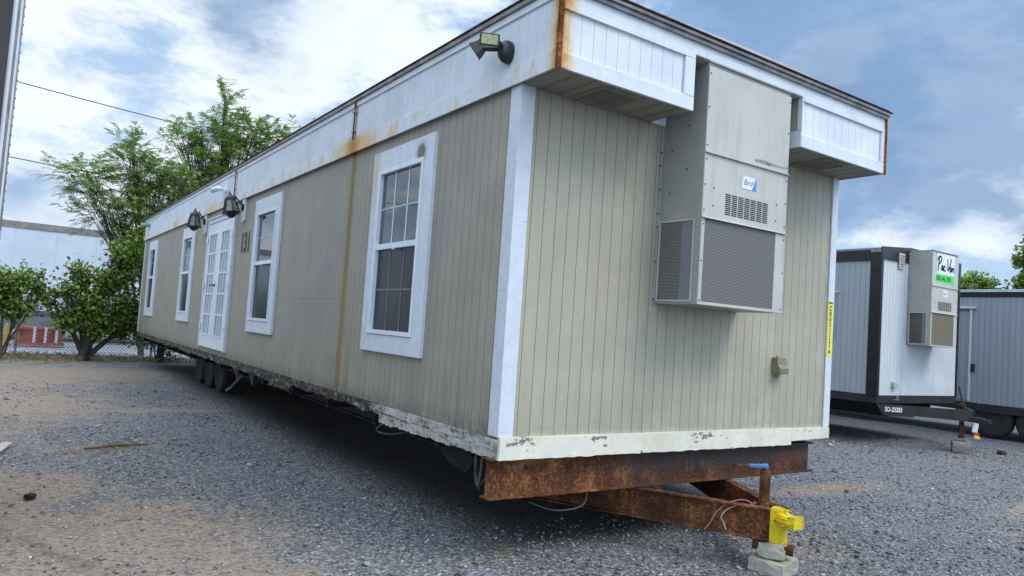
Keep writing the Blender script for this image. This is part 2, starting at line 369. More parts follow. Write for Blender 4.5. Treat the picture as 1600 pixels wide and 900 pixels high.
# long fascias
for sx, x0 in ((-1, 0.0), (1, W)):
    MB().box(x0+sx*.001, x0+sx*.030, -.394, L+.03, ZF+.02, ZT).build('fascia', M_['fascia_side'], T)
    MB().box(x0+sx*.0305, x0+sx*.044, -.43, L+.03, ZF, ZF+.125).build('fascia_trim', M_['trim'], T, bevel=.003)
    MB().box(x0+sx*.0305, x0+sx*.042, -.43, L+.03, ZT-.045, ZT+.004).build('fascia_trim', M_['trim'], T, bevel=.002)
    MB().box(x0+sx*.029, x0+sx*.060, -.45, L+.05, ZT+.006, ZT+.038).build('roof_edge', M_['roof_metal'], T, bevel=.003)
    MB().box(x0+sx*.010, x0+sx*.070, -.47, L+.06, ZT+.040, ZT+.052).build('roof_flashing', M_['roof_rust'], T, bevel=.004)
# front header and roof
MB().box(-.03, W+.03, -.4235, -.385, 3.505, ZT).build('fascia_header', M_['trim'], T, bevel=.002)
MB().box(-.028, W+.028, -.445, -.425, ZT-.012, ZT+.014).build('roof_edge', M_['roof_metal'], T, bevel=.002)
MB().box(-.028, W+.028, -.462, -.425, ZT+.016, ZT+.040).build('roof_edge', M_['roof_metal'], T, bevel=.003)
MB().box(-.008, W+.008, -.475, -.42, ZT+.042, ZT+.053).build('roof_flashing', M_['roof_rust'], T, bevel=.004)
n = 12; mb = MB()
for i in range(n):
    xa, xb = -.005+(W+.01)*i/n, -.005+(W+.01)*(i+1)/n; za, zb = [ZT+.045+.06*math.sin(math.pi*(x/W)) for x in (max(0,xa), min(W,xb))]
    mb.prism([(xa,-.418,ZT-.1),(xb,-.418,ZT-.1),(xb,-.418,zb),(xa,-.418,za)], (0,L+.44,0))
mb.build('roof', M_['roof'], T)
# two overhanging fascia boxes at the end
def fascia_box(x0, x1, inner):
    p = -.4235
    MB().box(x0, x1, -.408, -.385, 3.12, 3.503).build('fascia_panel', M_['fascia_end'], T)
    MB().box(x0, x1, p-.004, -.409, ZF, 3.198).build('fascia_trim', M_['trim'], T, bevel=.003)
    MB().box(x0, x1, p-.003, -.409, 3.470, 3.507).build('fascia_trim', M_['trim'], T, bevel=.002)
    xi = x1-.10 if inner == 'R' else x1-.055
    MB().box(xi, x1, p-.003, -.409, 3.200, 3.468).build('fascia_trim', M_['trim'], T, bevel=.003)
    if inner == 'R':
        MB().box(x1-.02, x1, -.384, -.002, 3.12, 3.50).build('fascia_return', M_['end_siding'], T)
    else:
        MB().box(x0-.012, x0-.001, p, -.002, 3.102, 3.235).build('fascia_return', M_['trim'], T, bevel=.003)
        MB().box(x0, x0+.02, -.384, -.002, 3.12, 3.50).build('fascia_return', M_['end_siding'], T)
        MB().box(x0-.014, x0-.001, p-.003, p+.04, 3.236, 3.504).build('fascia_trim', M_['trim'], T, bevel=.003)
    s = MB(); k = 0; y0 = -.407; xx = x0+.004       # soffit boards running outwards
    while xx < x1-.03:
        x2 = min(xx+.146, x1-.004); s.box(xx, x2, y0, -.002, 3.104, 3.118); xx = x2+.005
    s.build('soffit', M_['soffit'], T)
fascia_box(-.028, 1.153, 'R'); fascia_box(2.414, W+.028, 'L')
MB().box(1.16, 1.30, -.03, -.002, 3.10, 3.17).build('fascia_trim', M_['trim'], T)
def soffit_vent(x0, x1, y0, y1):
    f = MB()
    for a in ((x0,x1,y0,y0+.018),(x0,x1,y1-.018,y1),(x0,x0+.018,y0+.019,y1-.019),(x1-.018,x1,y0+.019,y1-.019)): f.box(*a, 3.094, 3.1035)
    o = f.build('soffit_vent', M_['soffit'], T); s = MB(); y = y0+.025
    while y < y1-.03: s.obox(((x0+x1)/2, y, 3.099), x1-x0-.045, .017, .003, (R(8),0,0)); y += .024
    s.build('louvre', M_['soffit'], o)
soffit_vent(.38, .72, -.36, -.06); soffit_vent(2.83, 3.17, -.36, -.06)
# rusty corner strip
p = [(-.052,-.4335),(-.022,-.4335),(-.022,-.4285),(-.0465,-.4285),(-.0465,-.41),(-.052,-.41)]
MB().prism([(x,y,ZF-.006) for x,y in p], (0,0,.53)).build('corner_strip', M_['rust_edge'], T)
MB().box(W+.0305, W+.050, -.434, -.415, ZF-.004, 3.60).build('corner_strip', M_['rust_edge'], T)
# conduits over the fascia seams
for yy, z0 in ((2.80, 3.13), (7.42, 3.12)):
    o = MB().tube([(-.050,yy,z0+.1),(-.050,yy,ZT-.01)], .008, 8).build('drip_rod', M_['rust_edge'], T)
    MB().box(-.062,-.0445, yy-.03, yy+.03, 3.49, 3.51).build('bracket', M_['roof_metal'], o); MB().box(-.062,-.031, yy-.02, yy+.02, 3.30, 3.315).build('bracket', M_['roof_metal'], o)
# number
lettering('number_lettering', '131', .385, M_['ink'], T, (-.003, 6.97, 2.34), (0,-1,0), (0,0,1), spacing=1.0, offset=.012, xs=.92, thick=.002)

# windows (trim frame > sash, panes, muntins)
def window(y0, z0, w=1.15, h=1.76, first=True):
    e = MB(); t = .034
    yb = [0, .160, w-.14, w]; zb = [0, .15, h-.17, h]
    def tr(poly): e.prism([(0, y0+a, z0+b) for a, b in poly], (-t,0,0))
    g_ = .0012
    tr([(0,0),(yb[1]-g_,zb[1]),(yb[1]-g_,zb[2]),(0,h)])
    tr([(w,0),(w,h),(yb[2]+g_,zb[2]),(yb[2]+g_,zb[1])])
    tr([(.002,0),(w-.002,0),(yb[2],zb[1]-g_),(yb[1],zb[1]-g_)])
    tr([(.002,h),(yb[1],zb[2]+g_),(yb[2],zb[2]+g_),(w-.002,h)])
    fr = e.build('window', M_['win_trim'], T, bevel=.003)
    a, b, c, d = y0+yb[1]+.002, y0+yb[2]-.002, z0+zb[1]+.002, z0+zb[2]-.002
    s = MB(); k = .045; x1 = -.044; mid = z0+.91
    s.box(0,x1,a,a+k*.6,c,d); s.box(0,x1,b-k,b,c,d); s.box(0,x1,a+k*.6+.001,b-k-.001,c,c+.035); s.box(0,x1,a+k*.6+.001,b-k-.001,d-.04,d)
    s.box(0,-.036,a+k*.6+.001,b-k-.001,mid-.03,mid+.018)
    sa = s.build('sash', M_['white_plastic'], fr, bevel=.002)
    gy0, gy1 = a+k*.6+.001, b-k-.001
    MB().box(-.004,-.010,gy0,gy1,mid+.019,d-.041).build('pane', M_['glass'], fr)
    MB().box(-.003,-.007,gy0,gy1,c+.036,mid-.031).build('pane', M_['glass_screen'], fr)
    for zz0, zz1, mm, xx in ((mid+.019, d-.041, 'green_mullion', -.0135), (c+.036, mid-.031, 'grey_mullion', -.0105)):
        q = MB(); zm = (zz0+zz1)/2; tt = .0075
        if y0 > 2 and mm == 'grey_mullion': continue
        for f in (1/3, 2/3): q.box(xx+.003,xx, gy0+(gy1-gy0)*f-tt, gy0+(gy1-gy0)*f+tt, zz0, zz1)
        if y0 < 2: q.build('muntin', M_['white_plastic'] if mm == 'green_mullion' else M_[mm], fr)
        q = MB().box(xx+.0025, xx-.001, gy0, gy1, zm-tt, zm+tt); q.build('muntin', M_[mm], fr)
    if z0 < 2: MB().lathe((-.037,(gy0+gy1)/2, mid-.03), [(.001,0),(.018,-.004),(.018,-.02),(.001,-.024)], 'x', 10).build('sash_lock', M_['white_plastic'], fr)
    return fr
for y0, w_ in ((1.11,1.15),(5.03,1.17),(10.2,1.12),(14.42,1.16)): window(y0, 1.235, w_)
# double doors
def doors(y0, y1, z0, z1):
    f = MB(); k = .07
    f.box(0,-.045,y0,y0+k,z0,z1); f.box(0,-.045,y1-k,y1,z0,z1); f.box(0,-.045,y0+k+.001,y1-k-.001,z1-k,z1)
    f.box(0,-.06,y0-.02,y1+.02,z1+.001,z1+.025)
    fr = f.build('door_frame', M_['board'], T, bevel=.003)
    ym = (y0+y1)/2
    for a, b in ((y0+k+.003, ym-.002), (ym+.002, y1-k-.003)):
        d = MB(); s = .17; zt = z1-.075; gb, gt = z0+.21, zt-.17
        d.box(-.004,-.034,a,a+s,z0+.01,zt); d.box(-.004,-.034,b-s,b,z0+.01,zt); d.box(-.004,-.034,a+s+.0005,b-s-.0005,z0+.01,gb); d.box(-.004,-.034,a+s+.0005,b-s-.0005,gt,zt)
        dd = d.build('door', M_['white_plastic'], T, bevel=.002)
        MB().box(-.006,-.012,a+s+.001,b-s-.001,gb+.001,gt-.001).build('pane', M_['glass_door'], dd)
        q = MB(); ga, gb_ = a+s, b-s
        for i in range(4): yy = ga+(gb_-ga)*i/3; q.box(-.030,-.046,yy-.014,yy+.014,gb,gt)
        for i in range(6):
            zz = gb+(gt-gb)*i/5; q.box(-.034,-.042,ga-.012,gb_+.012,zz-.014,zz+.014)
        q.build('glazing_bar', M_['white_plastic'], dd)
        hy = a if a < ym-.3 else b
        for hz in (z0+.35, z0+1.0, z0+1.75):
            MB().box(-.046,-.058,hy-.035,hy+.035,hz-.05,hz+.05).build('hinge', M_['white_plastic'], dd, bevel=.003)
        if a > ym: 
            h = MB(); h.lathe((-.034,a+.07,z0+1.0), [(.022,0),(.022,-.012),(.01,-.02),(.01,-.055)], 'x', 12); h.tube([(-.085,a+.07,z0+1.0),(-.09,a+.14,z0+.995),(-.088,a+.19,z0+.99)], .009, 8)
            h.build('handle', M_['black_plastic'], dd, smooth=True)
doors(7.26, 9.07, .875, 2.965)
# sill under the side wall: rotten boards
def ragged(y0, y1, z0a, z0b, z1, x0, x1, jag, m, n=90, name='sill_board'):
    v = []; f = []
    for i in range(n+1):
        t = i/n; y = y0+(y1-y0)*t; zb = z0a+(z0b-z0a)*t + jag*(random.random()-.6) + jag*.6*math.sin(t*17)*math.sin(t*41)
        zt = z1 + jag*.08*(random.random()-.5)
        v += [(x0,y,zt),(x1,y,zt),(x1+ (x0-x1)*.2*random.random(),y,zb),(x0,y,zb)]
    for i in range(n):
        a = i*4; b = a+4
        f += [(a+j, a+(j+1)%4, b+(j+1)%4, b+j) for j in range(4)]
    f += [(0,1,2,3), (n*4+3,n*4+2,n*4+1,n*4)]
    return MB().add(v, f).build(name, m, T)
ragged(-.004, 1.86, .735, .742, .797, .02, -.022, .008, M_['rotten'], 60)
ragged(.01, 1.80, .672, .655, .733, .03, -.012, .012, M_['rotten'], 70)
ragged(1.80, 4.6, .725, .715, .796, .02, -.016, .020, M_['rotten'], 80)
ragged(4.2, 5.0, .66, .65, .735, .03, -.02, .02, M_['rotten'], 30)
ragged(4.62, 9.2, .70, .71, .796, .02, -.012, .022, M_['rotten'], 110)
ragged(9.22, L, .71, .71, .796, .02, -.012, .024, M_['rotten'], 150)
def front_sill(x0, x1, za, zb, zt, n, jag):
    v = []; f = []
    for i in range(n+1):
        t = i/n; x = x0+(x1-x0)*t; z = za+(zb-za)*t+jag*(random.random()-.5)
        v += [(x,-.030,zt+.003*math.sin(t*23)),(x,0,zt),(x,0,z),(x,-.030+.006*random.random(),z)]
    for i in range(n):
        a = i*4; b = a+4; f += [(a+j, a+(j+1)%4, b+(j+1)%4, b+j) for j in range(4)]
    f += [(0,1,2,3), (n*4+3,n*4+2,n*4+1,n*4)]
    MB().add(v, f).build('sill_board', M_['sill_front'], T)
front_sill(-.004, 3.04, .672, .672, .815, 60, .007); front_sill(3.045, W, .705, .715, .812, 16, .005)
# floor, beams, chassis
MB().box(.05, W-.05, .03, L-.02, .70, .79).build('underbelly', M_['under'], T)
def ibeam(mb, a, b, h, fl=.10, web=.008, tf=.012):
    a = Vector(a); b = Vector(b); d = b-a; s = d.cross(Vector((0,0,1))).normalized()
    pts = [(-fl/2,0),(fl/2,0),(fl/2,tf),(web/2,tf),(web/2,h-tf),(fl/2,h-tf),(fl/2,h),(-fl/2,h),(-fl/2,h-tf),(-web/2,h-tf),(-web/2,tf),(-fl/2,tf)]
    mb.prism([a + s*u + Vector((0,0,w)) for u, w in pts], d)
mb = MB(); ibeam(mb, (-.035,.065,.415), (3.43,.065,.415), .258, .11); 
fb = mb.build('front_beam', M_['rust_beam'], T, bevel=.002)
ch = MB()
for x in (.62, 2.98): ibeam(ch, (x,.13,.44), (x,L-.4,.44), .255, .10)
for k in range(14): ibeam(ch, (.06,.9+k*1.15,.60), (W-.06,.9+k*1.15,.60), .09, .05)
ch.build('chassis', M_['steel_dark'], T)
# chalk and paint marks on the beam
Yw = .065-.0045
lettering('chalk_lettering', '11 9 1 7', .115, M_['chalk'], T, (1.80,Yw,.50), (1,0,0), (0,0,1), spacing=1.12, offset=-.0022, thick=.0006, shear=.15)
lettering('paint_lettering', 'PHOUN', .115, M_['red_paint'], T, (2.90,Yw,.525), (1,0,0), (0,0,1), spacing=1.0, thick=.0006)
# A frame
tb = MB(); HX, HY = 1.80, -.80
def channel(mb, a, b, h, z, side):
    a = Vector((*a, z)); b = Vector((*b, z)); d = b-a; s = d.cross(Vector((0,0,1))).normalized()*side
    pts = [(0,0),(.06,0),(.06,.012),(.008,.012),(.008,h-.012),(.06,h-.012),(.06,h),(0,h)]
    pts2 = [(-.02,0),(.05,0),(.05,.012),(.008,.012),(.008,h-.012),(.05,h-.012),(.05,h),(-.02,h)]
    mb.prism([a+s*u+Vector((0,0,w)) for u,w in pts2], d)
def afr(sx):
    mb = MB(); channel(mb, (1.80+sx*1.00, .95), (1.80+sx*.035, -.76), .215, .195, 1 if sx < 0 else -1); return mb.build('drawbar', M_['rust'], T, bevel=.002)
afr(-1); afr(1)
jk = MB().lathe((1.80,-.68,.20), [(.036,0),(.036,.44),(.030,.445),(.030,.455)], 'z', 20).build('jack_post', M_['rust'], T, smooth=False)
c = MB(); c.obox((1.735,-.660,.678), .135,.032,.022,(0,0,R(-20))); c.build('jack_crank', M_['blue'], jk, bevel=.004)
MB().obox((1.62,-.618,.677), .12,.028,.020,(0,R(2),R(-20))).build('jack_crank', M_['rust'], jk, bevel=.004)
MB().lathe((1.795,-.68,.655), [(.018,0),(.022,.01),(.022,.028),(.012,.038)], 'z', 12).build('crank_hub', M_['blue'], jk)
MB().tube([(1.46,.0,.405),(1.46,.0,.36)], .024, 10).build('bolt', M_['rust'], T)
# yellow coupler plate and cup
cp = MB()
cp.prism([(1.755,-.77,.412),(1.80,-.90,.412),(1.87,-.74,.412)], (0,0,.006))
cp.prism([(1.750,-.775,.185),(1.740,-.775,.185),(1.768,-.838,.185),(1.778,-.838,.185)], (0,0,.228))
cp.prism([(1.858,-.775,.185),(1.868,-.775,.185),(1.840,-.838,.185),(1.830,-.838,.185)], (0,0,.228))
cp.box(1.768,1.842,-.846,-.838,.185,.413)
cp.prism([(1.735,-.76,.183),(1.78,-.86,.183),(1.83,-.86,.183),(1.87,-.76,.183)], (0,0,-.010))
co = cp.build('coupler_plate', M_['yellow'], T, bevel=.002)
v = []; f = []; nn = 12                     # rounded cup reaching forward
for i in range(nn+1):
    t = i/nn; y = -.80 - .155*t; w = .042+.012*math.sin(t*2.4); zt = .402 - .006*t - .012*math.sin(t*3.1); zb = .318-.008*t
    v += [(1.80-w,y,zb),(1.80-w-.003,y,(zt+zb)/2),(1.80-w*.96,y,zt-.004),(1.80,y,zt+.004),(1.80+w*.96,y,zt-.004),(1.80+w+.003,y,(zt+zb)/2),(1.80+w,y,zb)]
for i in range(nn):
    for j in range(6): a = i*7+j; f.append((a,a+1,a+8,a+7))
f.append(tuple(range(nn*7, nn*7+7)))
cu = MB().add(v, f).build('coupler_cup', M_['yellow'], T, smooth=False)
m = cu.modifiers.new('solid','SOLIDIFY'); m.thickness = .006
cu2 = MB(); cu2.box(1.725,1.738,-.93,-.80,.342,.352); cu2.box(1.722,1.736,-.91,-.86,.37,.378); cu2.tube([(1.738,-.90,.335),(1.726,-.885,.322),(1.728,-.865,.33)], .005, 6)
cu2.build('latch', M_['yellow'], co)
MB().lathe((1.815,-.80,.15), [(.026,-.005),(.03,.02),(.03,.17),(.02,.18)], 'z', 16).build('hitch_pin', M_['beige_box'], T)
MB().tube([(1.72,-.66,.158),(1.86,-.885,.145)], .038, 16).build('drawbar_foot', M_['rust'], T)
def wire(pts, r, m, name='wire', par=T):
    pts = [Vector(p) for p in pts]; out = []
    for i in range(len(pts)-1):
        p0, p1, p2, p3 = pts[max(i-1,0)], pts[i], pts[i+1], pts[min(i+2,len(pts)-1)]
        for k in range(6):
            t = k/6; out.append(.5*((2*p1)+(p2-p0)*t+(2*p0-5*p1+4*p2-p3)*t*t+(3*p1-p0-3*p2+p3)*t**3))
    out.append(pts[-1]); return MB().tube(out, r, 6).build(name, m, par, smooth=True)
wire([(1.80,-.60,.415),(1.74,-.64,.41),(1.68,-.60,.435),(1.62,-.52,.40),(1.56,-.47,.33),(1.53,-.45,.26),(1.50,-.42,.20)], .0045, M_['wire_pink'])
wire([(1.80,-.62,.41),(1.73,-.61,.40),(1.64,-.56,.385),(1.60,-.52,.35),(1.575,-.50,.30),(1.60,-.50,.27),(1.60,-.53,.22)], .004, M_['wire_white'])
wire([(1.80,-.66,.43),(1.83,-.74,.425),(1.82,-.80,.43),(1.81,-.86,.425)], .006, M_['rust'])
wire([(.12,.36,.70),(.10,.33,.55),(.11,.37,.43),(.15,.42,.40),(.14,.46,.52),(.13,.45,.70)], .010, M_['cable'], 'cable')
wire([(.16,.50,.70),(.13,.46,.55),(.12,.40,.42),(.17,.36,.50),(.2,.35,.70)], .006, M_['cable'], 'cable')
wire([(.10,1.80,.70),(.06,1.86,.63),(.05,1.95,.56),(.12,1.80,.55),(.3,1.6,.62)], .008, M_['cable'], 'cable')
wire([(.5,.3,.30),(.62,.15,.27),(.82,.1,.30),(.86,.1,.42)], .006, M_['cable'], 'cable')
# hanging torn flap, chassis bits under the side
MB().add([(.10,.55,.70),(.10,1.15,.70),(.14,.98,.58),(.12,.80,.50),(.16,.62,.46),(.14,.5,.56)], [(0,1,2,3,4,5)]).build('torn_underlay', M_['under'], T)
MB().tube([(.08,6.55,.62),(.02,6.9,.40),(.05,7.25,.33)], .02, 6).build('hanging_strap', M_['cable'], T)
for yy in (5.9, 6.7): MB().prism([(.06,yy,.70),(.06,yy+.35,.70),(.06,yy+.05,.52)], (.05,0,0)).build('chassis_gusset', M_['steel_dark'], T)
# wheels
def wheel(x, y, r, w, par, tread=True, name='wheel'):
    e = MB(); s = -1
    e.lathe((x,y,r), [(r*.60,-w*.42),(r*.72,-w*.49),(r*.92,-w*.47),(r*.985,-w*.36),(r,-w*.2),(r,w*.2),(r*.985,w*.36),(r*.92,w*.47),(r*.72,w*.49),(r*.60,w*.42)], 'x', 40)
    t = e.build(name, M_['tyre'], par, smooth=True)
    q = MB().lathe((x,y,r), [(r*.60,-w*.40),(r*.54,-w*.43),(r*.50,-w*.2),(r*.28,-w*.12),(r*.20,-w*.3),(r*.10,-w*.34),(r*.10,w*.1),(r*.6,w*.2)], 'x', 28).build('rim', M_['rim'], t, smooth=False)
    h = MB()
    for k in range(8):
        a = k*math.pi/4; h.lathe((x-w*.13, y+r*.37*math.cos(a), r+r*.37*math.sin(a)), [(r*.05,-.012),(r*.05,.02)], 'x', 6)
    h.build('wheel_nut', M_['steel_dark'], t)
    return t
for y in (10.0, 10.86, 11.72):
    for x in (.66, 2.94): wheel(x, y, .37, .22, T)
    MB().tube([(.62,y,.37),(2.98,y,.37)], .045, 10).build('axle', M_['steel_dark'], T)
# exterior lights
def lantern(yc, zc, tilt, sh=1.0):
    b = MB(); nb = 14      # rounded mounting board
    pl = [(-.001, yc-.32+.075*math.cos(a), zc+(.12 if math.sin(a) > 0 else -.16)+.06*math.sin(a)) for a in [2*math.pi*i/nb for i in range(nb)]]
    b.prism(pl, (-.03,0,0)); bd = b.build('lantern', M_['white_plastic'], T, bevel=.003); bd['label'] = 'black coach lantern on a white rounded board'
    o = Vector((-.20, yc-.30, zc)); u = Vector((-math.sin(tilt)*.6, math.sin(tilt)*.8, math.cos(tilt))).normalized()
    a = Vector((0,1,0)); a = (a-u*a.dot(u)).normalized(); c = u.cross(a)
    def ring(h, r): return [o + u*h*1.15 + (a*math.cos(k*math.pi/3)+c*math.sin(k*math.pi/3))*r*1.12 for k in range(6)]
    def skin(mb, rs, cap=True):
        v = [p for r in rs for p in r]; f = [(i*6+j, i*6+(j+1)%6, (i+1)*6+(j+1)%6, (i+1)*6+j) for i in range(len(rs)-1) for j in range(6)]
        if cap: f += [tuple(range(6))[::-1], tuple(range(len(v)-6, len(v)))]
        mb.add(v, f)
    q = MB(); skin(q, [ring(.075,.075),ring(.10,.07),ring(.135,.03),ring(.155,.018)]); skin(q, [ring(.155,.016),ring(.19,.006)])
    skin(q, [ring(-.10,.115),ring(-.088,.12),ring(-.080,.085)]); skin(q, [ring(-.155,.012),ring(-.135,.05),ring(-.101,.075)])
    for k in range(6):
        d = (a*math.cos(k*math.pi/3)+c*math.sin(k*math.pi/3)); q.tube([o-u*.098+d*.112, o+u*.090+d*.072], .010, 5)
    q.tube([o+u*.12, o+u*.13+Vector((.06,0,.03)), o+Vector((.14,0,.05)), Vector((-.045,yc-.32,zc+.0))], .012, 8)
    q.lathe((-.032,yc-.32,zc), [(.055,0),(.055,-.012),(.03,-.03)], 'x', 16)
    q.build('lantern_cage', M_['black_plastic'], bd)
    q = MB(); skin(q, [ring(-.083,.088),ring(.074,.056)]); q.build('lantern_glass', M_['lamp_glass'], bd)
lantern(7.20, 2.98, R(12)); lantern(9.75, 2.985, R(0))
# twin floodlight on the fascia
fl = MB().lathe((-.031,.13,3.34), [(.055,0),(.058,-.02),(.054,-.05),(.04,-.075),(.01,-.085)], 'x', 24)
for i in range(len(fl.v)):
    x,y,z = fl.v[i]; fl.v[i] = (x, y, 3.34+(z-3.34)*1.35)
F = fl.build('floodlight', M_['black_plastic'], T, smooth=True)
def head(c, n, wd, ht, dp, nm_lens):
    c = Vector(c); n = Vector(n).normalized(); r = n.cross(Vector((0,0,1))).normalized(); u = r.cross(n)
    def rect(d, w, h): return [c+n*d+r*(a*w/2)+u*(b*h/2) for a,b in ((-1,-1),(1,-1),(1,1),(-1,1))]
    v = rect(-dp,wd*.45,ht*.5)+rect(-dp*.35,wd*.8,ht*.85)+rect(0,wd,ht)+rect(.006,wd*.98,ht*.97)
    f = [(i*4+j,i*4+(j+1)%4,(i+1)*4+(j+1)%4,(i+1)*4+j) for i in range(3) for j in range(4)]+[(3,2,1,0),(12,13,14,15)]
    MB().add(v,f).build('lamp_head', M_['black_plastic'], F, bevel=.003)
    if nm_lens: MB().add(rect(.008,wd*.80,ht*.76)+rect(.0065,wd*.80,ht*.76), [(0,1,2,3),(4,5,6,7),(0,1,5,4),(1,2,6,5),(2,3,7,6),(3,0,4,7)]).build('lamp_lens', M_['lens'], F)
head((-.20,.125,3.385), (-.42,-.90,-.12), .135, .082, .07, True)
head((-.19,.325,3.365), (-.75,.75,-.75), .10, .10, .09, False)
MB().tube([(-.09,.13,3.37),(-.14,.15,3.40)], .02, 8).build('lamp_arm', M_['black_plastic'], F)
MB().tube([(-.09,.15,3.36),(-.15,.27,3.38)], .02, 8).build('lamp_arm', M_['black_plastic'], F)
wf = MB().lathe((-.031,8.02,3.36), [(.05,0),(.05,-.03),(.02,-.045)], 'x', 16).build('floodlight', M_['white_plastic'], T); wf['label'] = 'small white floodlight on the fascia'
MB().tube([(-.07,8.03,3.37),(-.13,8.10,3.39),(-.19,8.25,3.37)], [.02,.04,.048], 14).build('lamp_head', M_['white_plastic'], wf, smooth=True)
nb = MB().tube([(-.031,15.9,3.45),(-.09,15.9,3.44),(-.17,16.1,3.44)], [.03,.05,.06], 12).build('floodlight', M_['roof_metal'], T)
# outlet box on the end wall
q = MB(); q.prism([(2.755,-.001,1.42),(2.755,-.055,1.418),(2.755,-.062,1.36),(2.755,-.085,1.33),(2.755,-.080,1.285),(2.755,-.001,1.275)], (.125,0,0))
ob = q.build('outlet_box', M_['beige_box'], T, bevel=.004)
MB().tube([(2.80,-.03,1.27),(2.80,-.032,1.245)], .016, 10).build('conduit_fitting', M_['beige_box'], ob); MB().box(2.81,2.83,-.012,-.001,1.411,1.435).build('mounting_tab', M_['beige_box'], ob)
# yellow sticker with the serial number
sk = MB().box(3.528,3.598,-.0175,-.0165,1.455,1.965).build('number_sticker', M_['sticker'], T)
lettering('sticker_lettering', '\n'.join('CB0511214'), .060, M_['ink'], sk, (3.563,-.0185,1.875), (1,0,0), (0,0,1), align='CENTER', line=.83, offset=.0012, thick=.0004)
lettering('sticker_lettering', 'CB-0511', .020, M_['ink'], sk, (3.563,-.0185,1.938), (1,0,0), (0,0,1), align='CENTER', offset=.001, thick=.0004)

# wall-hung air conditioner, used on two trailers
def strokes(paths, r, m, parent, o, xd, zd, s, name='logo_lettering'):
    o = Vector(o); xd = Vector(xd); zd = Vector(zd); mb = MB(); nrm = xd.cross(zd)
    for path in paths:
        pts = []
        P0 = [Vector((a,b,0)) for a,b in path]
        for i in range(len(P0)-1):
            p0,p1,p2,p3 = P0[max(i-1,0)],P0[i],P0[i+1],P0[min(i+2,len(P0)-1)]
            for k in range(4):
                t = k/4; pts.append(.5*((2*p1)+(p2-p0)*t+(2*p0-5*p1+4*p2-p3)*t*t+(3*p1-p0-3*p2+p3)*t**3))
        pts.append(P0[-1]); w = [o+xd*(p.x*s)+zd*(p.y*s) for p in pts]
        for i in range(len(w)-1):      # flat ribbon with round-ish joints
            d = (w[i+1]-w[i]); 
            if d.length < 1e-6: continue
            d.normalize(); q = d.cross(nrm)*r; a = w[i]-d*r*.4; b = w[i+1]+d*r*.4
            mb.add([a-q,b-q,b+q,a+q], [(0,1,2,3)])
    for i, v in enumerate(mb.v):
        pass
    ob_ = mb.build(name, m, None); inv(ob_, parent); return ob_
